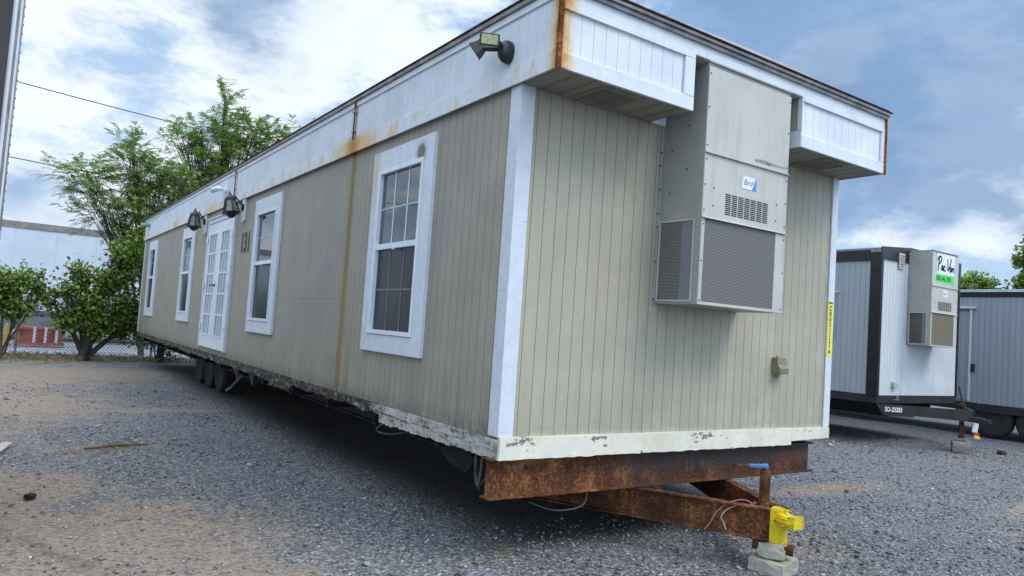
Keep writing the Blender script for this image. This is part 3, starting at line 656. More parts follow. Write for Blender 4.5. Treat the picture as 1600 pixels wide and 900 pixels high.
def air_con(par, x0, x1, yb, yf, z0, z1, zf1, zf2, big=True):
    w = x1-x0
    def A(mb, name, m, p, **k): o = mb.build(name, m, None, **k); inv(o, p); return o
    ac = A(MB().box(x0, x1, yf+.012, yb-.002, z0, z1), 'air_conditioner', M_['ac_side'], par, bevel=.003)
    A(MB().box(x0-.003, x1+.003, yf, yf+.0115, zf1+.006, z1-.03), 'front_panel', M_['ac'], ac, bevel=.002)
    A(MB().box(x0-.003, x1+.003, yf, yf+.0115, zf2+.004, zf1-.006), 'front_panel', M_['ac'], ac, bevel=.002)
    f = MB(); f.prism([(x0-.006,yf,zf1+.006),(x0-.006,yf-.016,zf1-.004),(x0-.006,yf-.014,zf1-.008),(x0-.006,yf+.010,zf1-.004)], (w+.012,0,0))
    f.prism([(x0-.006,yf,zf2+.006),(x0-.006,yf-.016,zf2-.004),(x0-.006,yf-.014,zf2-.008),(x0-.006,yf+.010,zf2-.004)], (w+.012,0,0))
    A(f, 'drip_flange', M_['ac'], ac)
    A(MB().box(x0-.004, x1+.004, yf-.004, yb-.003, z1+.001, z1+.012), 'top_cap', M_['ac'], ac)
    l = .03; rr = .115*w/.95
    fr = MB(); fr.box(x0-.003,x0+l,yf,yf+.0115,z0,zf2-.009); fr.box(x1-rr,x1+.003,yf,yf+.0115,z0,zf2-.009); fr.box(x0+l+.001,x1-rr-.001,yf,yf+.0115,z0,z0+.022)
    A(fr, 'grille_frame', M_['ac'], ac, bevel=.002)
    A(MB().box(x0+l+.001,x1-rr-.001,yf+.004,yf+.010,z0+.023,zf2-.009), 'condenser_grille', M_['mesh_front'] if big else M_['mesh_brown'], ac)
    # side guard
    ya, yc = yb-.03, yf+.075
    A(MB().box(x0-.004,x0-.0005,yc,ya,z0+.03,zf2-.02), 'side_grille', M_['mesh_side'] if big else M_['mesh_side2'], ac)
    s = MB(); t = .012
    s.box(x0-.009,x0-.0005,yc-t,yc,z0+.02,zf2-.01); s.box(x0-.009,x0-.0005,ya,ya+t,z0+.02,zf2-.01); s.box(x0-.009,x0-.0005,yc+.001,ya-.001,z0+.018,z0+.029); s.box(x0-.009,x0-.0005,yc+.001,ya-.001,zf2-.019,zf2-.008)
    A(s, 'grille_frame', M_['ac'], ac)
    A(MB().box(x0-.03,x0-.001,yb-.012,yb-.003,z0,z1-.02), 'mounting_flange', M_['ac_side'], ac)
    # slots
    xs0, xs1, zs0, zs1 = x0+.24*w, x0+.765*w, zf2+(zf1-zf2)*.11, zf2+(zf1-zf2)*.42
    s = MB(); nc = 7; nr = 11
    for i in range(nc):
        for j in range(nr):
            a = xs0+(xs1-xs0)*(i+.08)/nc; b = xs0+(xs1-xs0)*(i+.92)/nc; z = zs0+(zs1-zs0)*j/(nr-1)
            s.box(a, b, yf-.0015, yf+.004, z-.0042, z+.0042)
    A(s, 'vent_slot', M_['dark_slot'], ac)
    s = MB()
    for z in [z0+.03, (z0+zf2)/2, zf2-.05, zf2+.05, (zf1+zf2)/2, zf1-.05, zf1+.05, (zf1+z1)/2, z1-.08]:
        for x in (x0+.012, x1-.014): s.lathe((x,yf,z), [(.006,0),(.005,-.004)], 'y', 6)
        s.lathe((x0-.03,yb-.02,z), [(.007,0),(.005,-.006)], 'x', 6)
    for x,z in ((.11,.47),(.11,.2),(.87,.45),(.87,.18)): s.lathe((x0+w*x,yf,zf2+(zf1-zf2)*z), [(.006,0),(.005,-.004)], 'y', 6)
    for k in range(6): s.lathe((x0-.0005,yb-.10-.05*(k%2)*3-.04*(k//4),zf2+.2+k*.16), [(.007,0),(.005,-.005)], 'x', 6)
    A(s, 'screw', M_['dark_slot'], ac)
    return ac
M_['mesh_brown'] = m_mesh('brown condenser mesh', (.14,.11,.065), (.22,.19,.13)); 
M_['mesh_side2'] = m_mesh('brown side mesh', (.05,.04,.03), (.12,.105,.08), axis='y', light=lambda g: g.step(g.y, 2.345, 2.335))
AC = air_con(T, 1.313, 2.262, 0, -.418, 1.768, 3.497, 2.850, 2.386)
# brand badge
bx = MB().prism([(1.712,-.4195,2.655),(1.835,-.4195,2.655),(1.876,-.4195,2.75),(1.735,-.4195,2.75)], (0,-.0012,0)); bx = bx.build('logo', M_['logo_white'], None); inv(bx, AC)
b2 = MB().prism([(1.838,-.4195,2.655),(1.884,-.4195,2.655),(1.884,-.4195,2.75),(1.879,-.4195,2.75)], (0,-.0012,0)).build('logo', M_['logo_blue'], None); inv(b2, AC)
b3 = MB().prism([(1.705,-.4195,2.69),(1.709,-.4195,2.655),(1.732,-.4195,2.752),(1.705,-.4195,2.752)], (0,-.0011,0)).build('logo', m_plain('pale lilac sticker',(.55,.60,.75),.5), None); inv(b3, AC)
lettering('logo_lettering', 'Bard', .062, M_['ink'], AC, (1.735,-.4215,2.685), (1,0,0), (0,0,1), shear=.45, offset=-.0006, thick=.0004, xs=.85)
for i in range(5): pass
q = MB(); random.seed(3)
for k in range(16):
    xa = 1.86+k*.013; q.box(xa, xa+.009*random.uniform(.5,1.3), -.4195, -.4185, 2.878+random.uniform(-.003,.003), 2.905+random.uniform(-.006,.004))
o = q.build('ink_smudge', M_['grey_ink'], None); inv(o, AC)
lettering('label_lettering', 'BERG. READY', .026, M_['ink'], AC, (2.07,-.4195,2.882), (1,0,0), (0,0,1), offset=-.0006, thick=.0003)

# ------------------------------------------------------------------ blocks under the hitch
def rough_block(name, c, sx, sy, sz, rot, m, jit=.012, seed=1):
    import bmesh
    rr = random.Random(seed); bm = bmesh.new(); bmesh.ops.create_cube(bm, size=1)
    bmesh.ops.subdivide_edges(bm, edges=bm.edges, cuts=3, use_grid_fill=True)
    for v in bm.verts:
        k = 1 - .035*(abs(v.co.x*2)**4 * abs(v.co.y*2)**4 + abs(v.co.z*2)**4*abs(v.co.x*2)**4)
        v.co = Vector((v.co.x*sx*k + rr.uniform(-jit,jit), v.co.y*sy*k + rr.uniform(-jit,jit), v.co.z*sz*k + rr.uniform(-jit,jit)*.6))
    from mathutils import Euler
    bm.transform(Matrix.Translation(c) @ Euler(rot).to_matrix().to_4x4())
    me = bpy.data.meshes.new(name); bm.to_mesh(me); bm.free(); me.materials.append(m)
    o = bpy.data.objects.new(name, me); C.objects.link(o); return o
b = rough_block('concrete_block', (1.80,-.775,.030), .27,.25,.10, (R(1),R(-2),R(12)), M_['concrete'], .004, seed=4); tag(b, 'flat concrete block lying on gravel, bottom of the stack under the yellow coupler', 'block')
b = rough_block('concrete_block', (1.80,-.765,.130), .18,.17,.100, (R(-3),R(5),R(25)), M_['concrete'], .006, seed=9); tag(b, 'chipped mossy concrete chunk directly beneath the yellow coupler', 'block')

# ------------------------------------------------------------------ ground
PATCH = [(-2.3,1.2,1.5,1.8),(-2.6,8.5,1.6,2.2),(-1.2,13.5,2.2,1.8),(1.2,-2.1,.6,.25),(-1.85,4.7,.55,.16),(4.9,.75,1.1,.28),(-2.6,3.0,.8,1.0),(-.9,7.7,.9,.35),(.6,-1.6,.35,.2),(-3.6,6.5,1.5,2.5),(-3.5,12.,3.,2.5),(6.5,-.6,.7,.2),(2.4,1.2,.5,.4),(-1.4,.5,.5,.35)]
def m_ground():
    g = G('gravel yard')
    sx = g.voro(42, out='Color'); d = g.voro(42); d2 = g.voro(95); c2 = g.voro(95, out='Color')
    sep = g.n.new('ShaderNodeSeparateColor'); g.l.new(sx, sep.inputs[0]); rv = sep.outputs[0]
    sep2 = g.n.new('ShaderNodeSeparateColor'); g.l.new(c2, sep2.inputs[0])
    stone = g.ramp(rv, [(0,(.072,.074,.079)),(.35,(.150,.153,.160)),(.7,(.235,.240,.246)),(.93,(.36,.36,.355)),(1,(.5,.49,.47))])
    stone = g.mix(.4, stone, g.ramp(sep2.outputs[0], [(0,(.05,.055,.064)),(.8,(.19,.20,.217)),(1,(.42,.42,.41))]))
    stone = g.mix(g.mul(g.step(d, .35, .8), .7), stone, (.035,.036,.04))
    big = g.noise(.55, 5, .6); md = g.noise(2.6, 5, .65)
    dirtc = g.mix(g.noise(30, 4), (.21,.155,.105), (.41,.315,.225))
    m = g.step(g.add(g.mul(big,.6), g.mul(md,.4)), .53, .66); m = g.mul(m, .5)
    for (px,py,rx,ry) in PATCH:
        e = g.M('SQRT', g.add(g.M('POWER', g.M('DIVIDE', g.sub(g.x,px), rx), 2), g.M('POWER', g.M('DIVIDE', g.sub(g.y,py), ry), 2)))
        e = g.add(e, g.mul(g.sub(md, .5), 2.0)); m = g.M('MAXIMUM', m, g.step(e, 1.15, .45, 0, .8))
    far = g.step(g.y, 9, 16.5); m = g.M('MAXIMUM', m, g.mul(far, g.step(g.noise(2.0,5,.7), .42, .6, 0, .75)))
    fine = g.noise(70,4,.8)
    m2 = g.M('MULTIPLY', m, g.step(g.add(g.mul(fine,.6), g.mul(rv,.4)), .30, .52, .35, 1.0)); m2 = g.M('MULTIPLY', m2, g.step(g.noise(5,5,.7), .3, .5, .65, 1.0))
    c = g.mix(m2, stone, dirtc)
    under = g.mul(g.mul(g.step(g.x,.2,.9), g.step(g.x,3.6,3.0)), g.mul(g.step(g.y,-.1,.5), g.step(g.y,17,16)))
    c = g.mix(g.mul(under,.75), c, (.04,.034,.028))  # trailer's shade painted into the ground colour below it
    rc_ = g.add(g.add(g.x, g.mul(g.y, .42)), g.mul(g.sub(g.noise(.9,3), .5), .35))
    rut = g.M('MAXIMUM', g.band(rc_, -1.75, .13), g.band(rc_, -2.35, .10)); rut = g.mul(rut, g.mul(g.step(g.y, 4.5, 2.5), g.step(g.noise(7,5,.7), .35,.6)))
    c = g.mix(g.mul(rut, .55), c, (.085,.062,.045))
    h = g.add(g.mul(g.sub(1.0, d), 1.0), g.mul(g.sub(1.0, d2), .5))
    return g.done(c, .85, 0, g.bump(h, .9, .012), .25)
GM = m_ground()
gx, gy = 90, 90; rngx = np.concatenate([np.linspace(-400,-12,8), np.linspace(-10,22,gx), np.linspace(26,400,8)]); rngy = np.concatenate([np.linspace(-400,-8,8), np.linspace(-6,26,gy), np.linspace(30,400,8)])
X, Y = np.meshgrid(rngx, rngy); Z = .012*np.sin(X*1.3+.4)*np.sin(Y*1.1)+.010*np.sin(X*3.1+Y*2.3); near = (np.abs(X-6)<15)&(np.abs(Y-8)<14); Z = np.where(near, Z, 0)-.008
nx = len(rngx); ny = len(rngy); idx = np.arange(nx*ny).reshape(ny,nx)
q = np.stack([idx[:-1,:-1],idx[:-1,1:],idx[1:,1:],idx[1:,:-1]], -1).reshape(-1,4)
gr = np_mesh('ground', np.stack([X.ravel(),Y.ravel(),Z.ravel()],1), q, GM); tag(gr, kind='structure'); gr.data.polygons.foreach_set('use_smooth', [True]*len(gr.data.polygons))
def gz(x, y): return .012*np.sin(x*1.3+.4)*np.sin(y*1.1)+.010*np.sin(x*3.1+y*2.3)-.008
# loose stones
N = 110000
th = rng.uniform(0, 1, N); rad = 1.6+14*rng.uniform(0,1,N)**1.6; ang = rng.uniform(R(-38), R(118), N)   # wedge in front of the photographer
sxx = -2.6 + rad*np.sin(ang); syy = -3.86 + rad*np.cos(ang)
keep = ~((sxx>.15+rng.uniform(0,.5,N))&(sxx<3.3)&(syy>.35+rng.uniform(0,.6,N))&(syy<16))
dens = np.ones(N)
for (px,py,rx,ry) in PATCH:
    e = np.sqrt(((sxx-px)/rx)**2+((syy-py)/ry)**2); dens = np.minimum(dens, np.clip((e-.55)*1.1, .32, 1))
keep &= rng.uniform(0,1,N) < dens
sxx, syy = sxx[keep], syy[keep]; n = len(sxx); dist = np.hypot(sxx+2.6, syy+3.86)
size = (.0048+.012*rng.uniform(0,1,n)**2.2)*(1+.03*dist); size = np.where(rng.uniform(0,1,n) < .02, size*rng.uniform(1.5,2.6,n), size)
base = np.array([(1,0,0),(0,1,0),(-1,0,0),(0,-1,0),(0,0,1),(0,0,-1)], float)
tri = np.array([(0,1,4),(1,2,4),(2,3,4),(3,0,4),(1,0,5),(2,1,5),(3,2,5),(0,3,5)])
V = base[None]*(rng.uniform(.6,1.35,(n,6,1))); a = rng.uniform(0,2*math.pi,n); ca, sa = np.cos(a)[:,None], np.sin(a)[:,None]
V[:,:,1] *= rng.uniform(.6,1,(n,1)); V[:,:,2] *= rng.uniform(.35,.75,(n,1))
V[:,4,:2] += rng.uniform(-.5,.5,(n,2)); x_ = V[:,:,0]*ca-V[:,:,1]*sa; y_ = V[:,:,0]*sa+V[:,:,1]*ca; tl = rng.normal(0,.35,(n,1)); z_ = V[:,:,2]+x_*tl
V = np.stack([x_,y_,z_],-1)*size[:,None,None]; V[:,:,0] += sxx[:,None]; V[:,:,1] += syy[:,None]; V[:,:,2] += (gz(sxx,syy)+size*.25)[:,None]
Fq = (tri[None]+np.arange(n)[:,None,None]*6).reshape(-1,3)
g = G('crushed stone'); rnd = g.geo.outputs['Random Per Island']
c = g.ramp(rnd, [(0,(.028,.030,.036)),(.30,(.085,.092,.104)),(.65,(.21,.22,.235)),(.90,(.34,.35,.355)),(.975,(.44,.43,.41)),(1,(.56,.54,.50))])
c = g.mix(g.mul(g.noise(90,3), .3), c, (.24,.22,.19))
SM = g.done(c, .75, 0, None, .3)
st = np_mesh('gravel', V.reshape(-1,3), Fq, SM, tri=True); tag(st, 'loose blue grey crushed stone covering the yard', 'gravel', kind='stuff')
# road behind the fence
rd = MB().box(-60,60,18.9,24.6,-.03,.012).build('road', m_plain('pale concrete road', (.30,.31,.33), .85, 0, .2, 1.5, .2)); tag(rd, kind='structure')
# grass tufts (dry)
def blades(name, pts, hmin, hmax, per, spread, m, lean=.5, wid=.006):
    pts = np.asarray(pts); n = len(pts)*per; b = np.repeat(pts, per, 0) + np.concatenate([rng.normal(0,spread,(n,2)), np.zeros((n,1))],1)
    h = rng.uniform(hmin,hmax,n); a = rng.uniform(0,2*math.pi,n); ln = rng.uniform(0,lean,n)*h; d = np.stack([np.cos(a),np.sin(a),np.zeros(n)],1); s = np.stack([-np.sin(a),np.cos(a),np.zeros(n)],1)*wid
    up = np.zeros((n,3)); up[:,2] = h; v = np.stack([b-s, b+s, b+up*.6+d*(ln*.35)[:,None]+s*.7, b+up+d*ln[:,None]], 1)
    return np_mesh(name, v.reshape(-1,3), np.arange(n*4).reshape(n,4), m)
g = G('dry grass'); DG = g.done(g.ramp(g.geo.outputs['Random Per Island'], [(0,(.10,.07,.03)),(.4,(.26,.18,.09)),(.8,(.38,.27,.13)),(1,(.12,.16,.05))]), .8, trans=.2)
pts = [(x, 17.45+rng.normal(0,.22), 0) for x in rng.uniform(-5,9,520)]; pts += [(x, rng.uniform(15.8,17.4), 0) for x in rng.uniform(-4.5,-1.2,90)]; pts += [(x,18.3+rng.normal(0,.15),0) for x in rng.uniform(-6,9,240)]
o = blades('dry_grass', pts[::2], .02, .15, 9, .12, DG, 1.6, .005); tag(o, 'dry tan grass and weeds along the foot of the chain-link fence', 'grass', kind='stuff')
pts = []
for cx, cy, k, sp in ((-1.75,4.7,26,.28),(-1.35,4.75,12,.10),(-1.0,1.6,10,.2),(.2,.2,10,.25),(-.2,-1.4,10,.25),(.6,-2.2,14,.3),(1.2,-1.6,10,.2),(-2.4,6.,16,.5),(3.6,-1.0,10,.25),(5,.8,14,.4),(-2.2,9.5,14,.6),(2.7,-2.0,8,.2),(8.5,.3,10,.4)):
    pts += [(cx+rng.normal(0,sp), cy+rng.normal(0,sp*.5), .0) for _ in range(k*2)]
o = blades('straw', pts, .006, .02, 10, .05, DG, 4.5, .0028); tag(o, 'scattered straw and dead grass lying on the gravel', 'straw', kind='stuff')

n = 5200; lx = rng.uniform(-6,9,n); ly = -2.2+rng.uniform(0,1,n)**1.2*17; k_ = (np.sin(lx*2.1+1)*np.sin(ly*1.3)+rng.normal(0,.6,n) > .35) & ~((lx>.2)&(lx<3.4)&(ly>.6)&(ly<16)); lx, ly = lx[k_], ly[k_]; n = len(lx)
a = rng.uniform(0,2*math.pi,n); d_ = np.stack([np.cos(a),np.sin(a),rng.uniform(-.2,.4,n)],1); p_ = np.stack([lx,ly,gz(lx,ly)+.012],1); up_ = np.tile([0,0,1.],(n,1))+rng.normal(0,.4,(n,3))
s_ = np.cross(d_,up_); L_ = rng.uniform(.010,.035,n)[:,None]; W_ = L_*rng.uniform(.15,.5,(n,1)); V_ = np.stack([p_,p_+d_*L_*.5+s_*W_*.5,p_+d_*L_,p_+d_*L_*.5-s_*W_*.5],1)
g = G('dead leaves'); o = np_mesh('leaf_litter', V_.reshape(-1,3), np.arange(n*4).reshape(n,4), g.done(g.ramp(g.geo.outputs['Random Per Island'], [(0,(.12,.07,.03)),(.5,(.30,.20,.10)),(1,(.48,.37,.22))]), .8)); tag(o, 'dead brown leaves and wood chips scattered over the gravel', 'litter', kind='stuff')
# ------------------------------------------------------------------ yard debris
q = MB().obox((-2.62,4.62,.02), .09,.75,.02,(R(1),0,R(-12))).build('wood_plank', m_plain('grey bleached wood',(.38,.34,.30),.8,0,.3,12)); tag(q, 'short bleached plank lying on the dirt at the left edge', 'plank')
b = rough_block('rock', (-2.38,2.68,.012), .06,.05,.035, (0,0,R(20)), m_concrete('black stone',(.035,.035,.04),False), .012, 5); tag(b, 'single black lump of rock on the dirt, left of the trailer', 'rock')
b = rough_block('rock', (10.95,1.45,.03), .13,.10,.06, (0,0,R(50)), m_concrete('brown stone',(.09,.07,.055),False), .012, 8); tag(b, 'small brown brick piece beside the far jack block', 'rock')
q = MB().tube([(-1.9,4.60,.015),(-1.6,4.72,.022),(-1.3,4.72,.02)], [.012,.018,.008], 6).build('stick', m_plain('brown bark',(.14,.09,.06),.9,0,.3,30)); tag(q, 'brown stick lying in dry grass on the gravel', 'stick')

# ------------------------------------------------------------------ second trailer (white, black trim)
def m_rib(name, axis, col, pitch=.1, dirt=.2):
    g = G(name); u = {'x': g.x, 'y': g.y}[axis]; fr = g.M('FRACT', g.M('DIVIDE', g.add(u, 20), pitch)); d = g.M('ABSOLUTE', g.sub(fr,.5))
    gm = g.step(d, .10, .03); n = g.noise(1,4,.6,g.vec(6,6,.8)); c = g.mix(g.step(n,.4,.7,0,dirt), col, tuple(x*.6 for x in col))
    c = g.mix(g.mul(gm,.35), c, tuple(x*.4 for x in col)); return g.done(c, .4, 0, g.bump(g.mul(gm,-1), .5, .01), .4)
M_['nb_side'] = m_rib('pale blue ribbed metal', 'y', (.34,.38,.42)); M_['nb_end'] = m_rib('white ribbed metal end', 'x', (.58,.62,.63), .10, .15)
M_['nb_plain'] = m_plain('white flat metal', (.58,.62,.64), .4, 0, .1, 2)
M_['black_trim'] = m_plain('black metal trim', (.013,.014,.018), .4, 0, .2, 10)
N1 = thing('office_trailer', 'white metal office trailer with black trim and a beige wall air conditioner', 'trailer', (9.15,2.6,0))
def Q(mb, name, m, par=N1, **k): o = mb.build(name, m, None, **k); inv(o, par); return o
x0, x1, y0, y1, zb, zt = 9.15, 11.86, 2.6, 12.6, .83, 3.10
Q(MB().box(x0,x0+.05,y0+.001,y1,zb,zt+.1), 'side_wall', M_['nb_side']); Q(MB().box(x1-.05,x1,y0+.001,y1,zb,zt+.1), 'side_wall', M_['nb_side'])
Q(MB().box(x0+.051,x1-.051,y0,y0+.05,zb,zt+.1), 'end_wall', M_['nb_end']); Q(MB().box(x0+.051,x1-.051,y1-.05,y1,zb,zt), 'end_wall', M_['nb_end'])
Q(MB().box(9.92,10.98,y0-.012,y0-.001,zb+.003,zt), 'end_panel', M_['nb_plain']); Q(MB().box(10.99,11.80,y0-.010,y0-.001,zb+.003,zt), 'end_panel', M_['nb_plain'])
for xx, s in ((x0,-1),(x1,1)):
    p = [(xx+s*.02,y0-.02),(xx-s*.045,y0-.02),(xx-s*.045,y0-.0005),(xx+s*.0005,y0-.0005),(xx+s*.0005,y0+.17),(xx+s*.02,y0+.17)]
    Q(MB().prism([(a,b,zb-.02) for a,b in p], (0,0,zt-zb+.12)), 'corner_trim', M_['black_trim'])
Q(MB().box(x0-.022,x0-.001,y0+.171,y1,zt-.04,zt+.14), 'roof_trim', M_['black_trim']); Q(MB().box(x1+.001,x1+.022,y0+.171,y1,zt-.04,zt+.14), 'roof_trim', M_['black_trim'])
Q(MB().prism([(x0-.021,y0-.024,zt-.01),(x0-.021,y0-.024,zt+.19),(x0+.9,y0-.024,zt+.27),(x1-.9,y0-.024,zt+.27),(x1+.021,y0-.024,zt+.19),(x1+.021,y0-.024,zt-.01)], (0,.020,0)), 'roof_trim', M_['black_trim'])
Q(MB().prism([(x0-.02,y0-.003,zt+.10),(x0-.02,y0-.003,zt+.175),(x0+.9,y0-.003,zt+.255),(x1-.9,y0-.003,zt+.255),(x1+.02,y0-.003,zt+.175),(x1+.02,y0-.003,zt+.10)], (0,10.0,0)), 'roof', M_['roof_metal'])
fv = Q(MB().box(9.66,9.84,y0-.032,y0-.0245,2.98,3.24), 'wall_vent', m_plain('cream vent',(.55,.50,.38),.5))
s = MB()
for k in range(6): s.box(9.675,9.825,y0-.0335,y0-.0325,3.01+k*.036,3.01+k*.036+.012)
Q(s, 'louvre', M_['dark_slot'], fv)
Q(MB().box(x0-.005,x1+.005,y0-.01,y0+.10,.70,.826).box(x0-.005,x0+.1,y0+.101,y1,.70,.826).box(x1-.1,x1+.005,y0+.101,y1,.70,.826), 'frame_rail', M_['steel_dark'])
ch = MB(); 
for x in (9.8, 11.2): ibeam(ch, (x,y0+.12,.46), (x,y1-.2,.46), .235, .1)
ch.box(x0+.12,x1-.12,y0+.12,y1-.1,.70,.80); Q(ch, 'chassis', M_['steel_dark'])
def rail(a, b, h, z, name): 
    mb = MB(); channel(mb, a, b, h, z, 1); return Q(mb, name, M_['steel_dark'])
mb = MB(); mb.prism([(9.10,2.559,.695),(9.20,2.494,.52),(9.62,2.222,.51),(9.72,2.157,.695)], (.012,.02,0)); pl = Q(mb, 'number_plate', M_['steel_dark'])
mb = MB(); a0 = Vector((9.10,2.60,0)); a1 = Vector((10.46,1.72,0)); mb.prism([(9.25,2.49,.695),(9.30,2.455,.55),(10.47,1.70,.50),(10.47,1.70,.685)], (.03,.045,0)); Q(mb, 'drawbar', M_['steel_dark'])
mb = MB(); mb.prism([(11.75,2.49,.695),(11.70,2.455,.55),(10.55,1.70,.50),(10.55,1.70,.685)], (-.03,.045,0)); Q(mb, 'drawbar', M_['steel_dark'])
mb = MB(); mb.box(10.42,10.60,1.56,1.74,.50,.58); mb.box(10.45,10.57,1.45,1.56,.50,.56); Q(mb, 'coupler', M_['steel_dark'], bevel=.004)
jj = Q(MB().lathe((10.46,1.86,.22), [(.06,0),(.06,.01),(.038,.015),(.038,.50),(.05,.51),(.045,.56),(.02,.57)], 'z', 14), 'jack_post', m_rust('dark rust jack', mid=(.07,.03,.018), hot=(.12,.05,.025)))
Q(MB().tube([(10.46,1.86,.79),(10.42,1.90,1.05)], .014, 6), 'jack_crank', M_['steel_dark'], jj)
for dx in (-.15,): 
    Q(MB().lathe((9.62,2.50,.79), [(.02,0),(.02,.05)], 'z', 8).box(9.56,9.68,2.49,2.53,.765,.775), 'hook', M_['roof_metal'])
Q(MB().tube([(9.1,4.3,.70),(9.0,4.3,.52),(9.05,4.7,.45)], .02, 6), 'step_bracket', M_['roof_metal'])
d = Vector((1.22, -.79, 0)).normalized()
lettering('number_lettering', 'SO-23283', .105, M_['logo_white'], N1, (9.21,2.478,.585), tuple(d), (0,0,1), spacing=1.02, offset=.003, thick=.001, xs=.66)
ob = Q(MB().box(9.60,9.72,y0-.06,y0-.001,.96,1.06), 'outlet_box', m_plain('pale outlet box',(.42,.43,.33),.5), bevel=.01)
# barred window edge on the long side
wn = Q(MB().box(x0-.03,x0-.001,3.40,3.44,1.75,2.50).box(x0-.03,x0-.001,3.40,4.5,2.48,2.52).box(x0-.03,x0-.001,3.40,4.5,1.75,1.78).box(x0-.03,x0-.001,4.46,4.5,1.781,2.479), 'window', M_['nb_plain'])
Q(MB().box(x0-.008,x0-.001,3.441,4.459,1.781,2.479), 'pane', M_['glass_screen'], wn)
b_ = MB(); 
for k in range(9): b_.box(x0-.05,x0-.04,3.38+k*.14,3.395+k*.14,1.78,2.52)
b_.box(x0-.055,x0-.039,3.30,4.55,2.53,2.55); Q(b_, 'window_bar', M_['nb_plain'], wn)
AC2 = air_con(N1, 10.03, 10.93, 2.58, 2.20, 1.70, 3.31, 2.72, 2.27, big=False)
Q(MB().box(10.16,10.78,2.1975,2.1985,2.93,3.28), 'logo', M_['logo_white'], AC2)
Q(MB().box(10.15,10.78,2.1975,2.1985,2.795,2.925), 'logo', M_['green'], AC2)
Pp = [[(0,0),(.06,.5),(.12,.95)],[(-.05,.72),(.05,1.0),(.28,1.06),(.36,.85),(.22,.6),(.08,.52)],
      [(.52,.38),(.42,.40),(.36,.22),(.44,.10),(.54,.36),(.52,.12),(.58,.08)],[(.78,.36),(.68,.40),(.62,.22),(.68,.06),(.80,.10)],[(.93,.22),(.97,.22)],
      [(1.02,1.0),(1.06,.5),(1.10,.12),(1.30,.6),(1.42,1.05)],[(1.44,.38),(1.34,.38),(1.30,.18),(1.38,.06),(1.47,.36),(1.46,.10)],[(1.56,.38),(1.55,.08)],[(1.56,.26),(1.66,.38),(1.72,.30),(1.72,.06)]]
Pp = [[(a, b) for a, b in pth] for pth in Pp]
strokes(Pp, .0085, M_['ink'], AC2, (10.20,2.1965,2.985), (1.62,0,0), (0,0,1.15), .20)
lettering('phone_lettering', '800.546.1050', .115, M_['ink'], AC2, (10.165,2.1965,2.822), (1,0,0), (0,0,1), xs=.80, offset=.002, thick=.0004)
Q(MB().box(10.40,10.56,2.1975,2.1985,2.55,2.67), 'logo', M_['logo_white'], AC2)
lettering('logo_lettering', 'Bard', .06, M_['logo_blue'], AC2, (10.41,2.1965,2.59), (1,0,0), (0,0,1), shear=.4, thick=.0004)
b = rough_block('concrete_block', (10.36,1.82,.085), .34,.26,.17, (0,0,R(30)), M_['concrete_g'], .006, 21); tag(b, 'upright grey cinder block on the gravel under the white trailer jack', 'block')
b = rough_block('concrete_block', (10.46,1.86,.195), .24,.20,.045, (0,0,R(10)), M_['concrete_g'], .006, 22); tag(b, 'thin pale paver on top of the cinder block, under the jack foot', 'block')
tg = MB(); tg.obox((10.62,1.72,.40), .11,.006,.16,(0,R(12),R(-20))); t_ = tg.build('warning_tag', M_['logo_white']); tag(t_, 'white red and yellow paper tag hanging from the far coupler', 'tag')
MB().obox((10.635,1.71,.30), .115,.007,.05,(0,R(12),R(-20))).build('tag_stripe', m_plain('red tag stripe',(.6,.03,.03),.5), t_)
MB().obox((10.65,1.705,.25), .115,.007,.05,(0,R(12),R(-20))).build('tag_stripe', m_plain('yellow tag stripe',(.8,.6,.03),.5), t_)

# ------------------------------------------------------------------ third trailer at the right edge
N2 = thing('storage_trailer', 'grey ribbed trailer with black tyres parked at the far right edge', 'trailer', (13.5,2.7,0))
M_['nb2_side'] = m_rib('grey blue ribbed metal', 'y', (.29,.31,.35), .11, .15)
x0, x1, y0, y1, zb, zt = 13.5, 15.9, -2.2, 9.5, .66, 2.82
Q(MB().box(x0,x1,y0,y1,zb,zt), 'body', M_['nb2_side'], N2)
Q(MB().box(x0-.015,x0-.001,y0,y1,zt-.02,zt+.08), 'roof_trim', M_['black_trim'], N2); Q(MB().box(x0-.02,x1,y0-.02,y1,zt+.081,zt+.135), 'roof_edge', m_plain('pale roof edge',(.5,.54,.6),.4), N2)
Q(MB().box(x0,x0+.12,y0,y1,.50,.658).box(x1-.12,x1,y0,y1,.50,.658).box(x0+.13,x1-.13,y0+.1,y1-.1,.60,.658), 'frame_rail', M_['steel_dark'], N2)
dr = Q(MB().box(x0-.02,x0-.001,3.10,4.05,.70,2.50), 'door', M_['nb2_side'], N2)
Q(MB().box(x0-.045,x0-.001,3.055,3.085,.68,2.56).box(x0-.07,x0-.001,2.98,4.15,2.561,2.60), 'door_frame', M_['nb_plain'], dr)
Q(MB().box(x0-.04,x0-.001,2.98,3.04,1.28,1.44), 'door_handle', M_['black_plastic'], dr)
for y in (2.66, 1.90, 1.14):
    w_ = wheel(13.64, y, .36, .22, None); inv(w_, N2)
Q(MB().box(13.6,15.8,2.6,2.72,.3,.42).box(13.6,15.8,1.75,1.85,.3,.42).box(13.6,15.8,.9,1.0,.3,.42).box(13.9,14.0,.5,3.1,.42,.6), 'axle', M_['steel_dark'], N2)

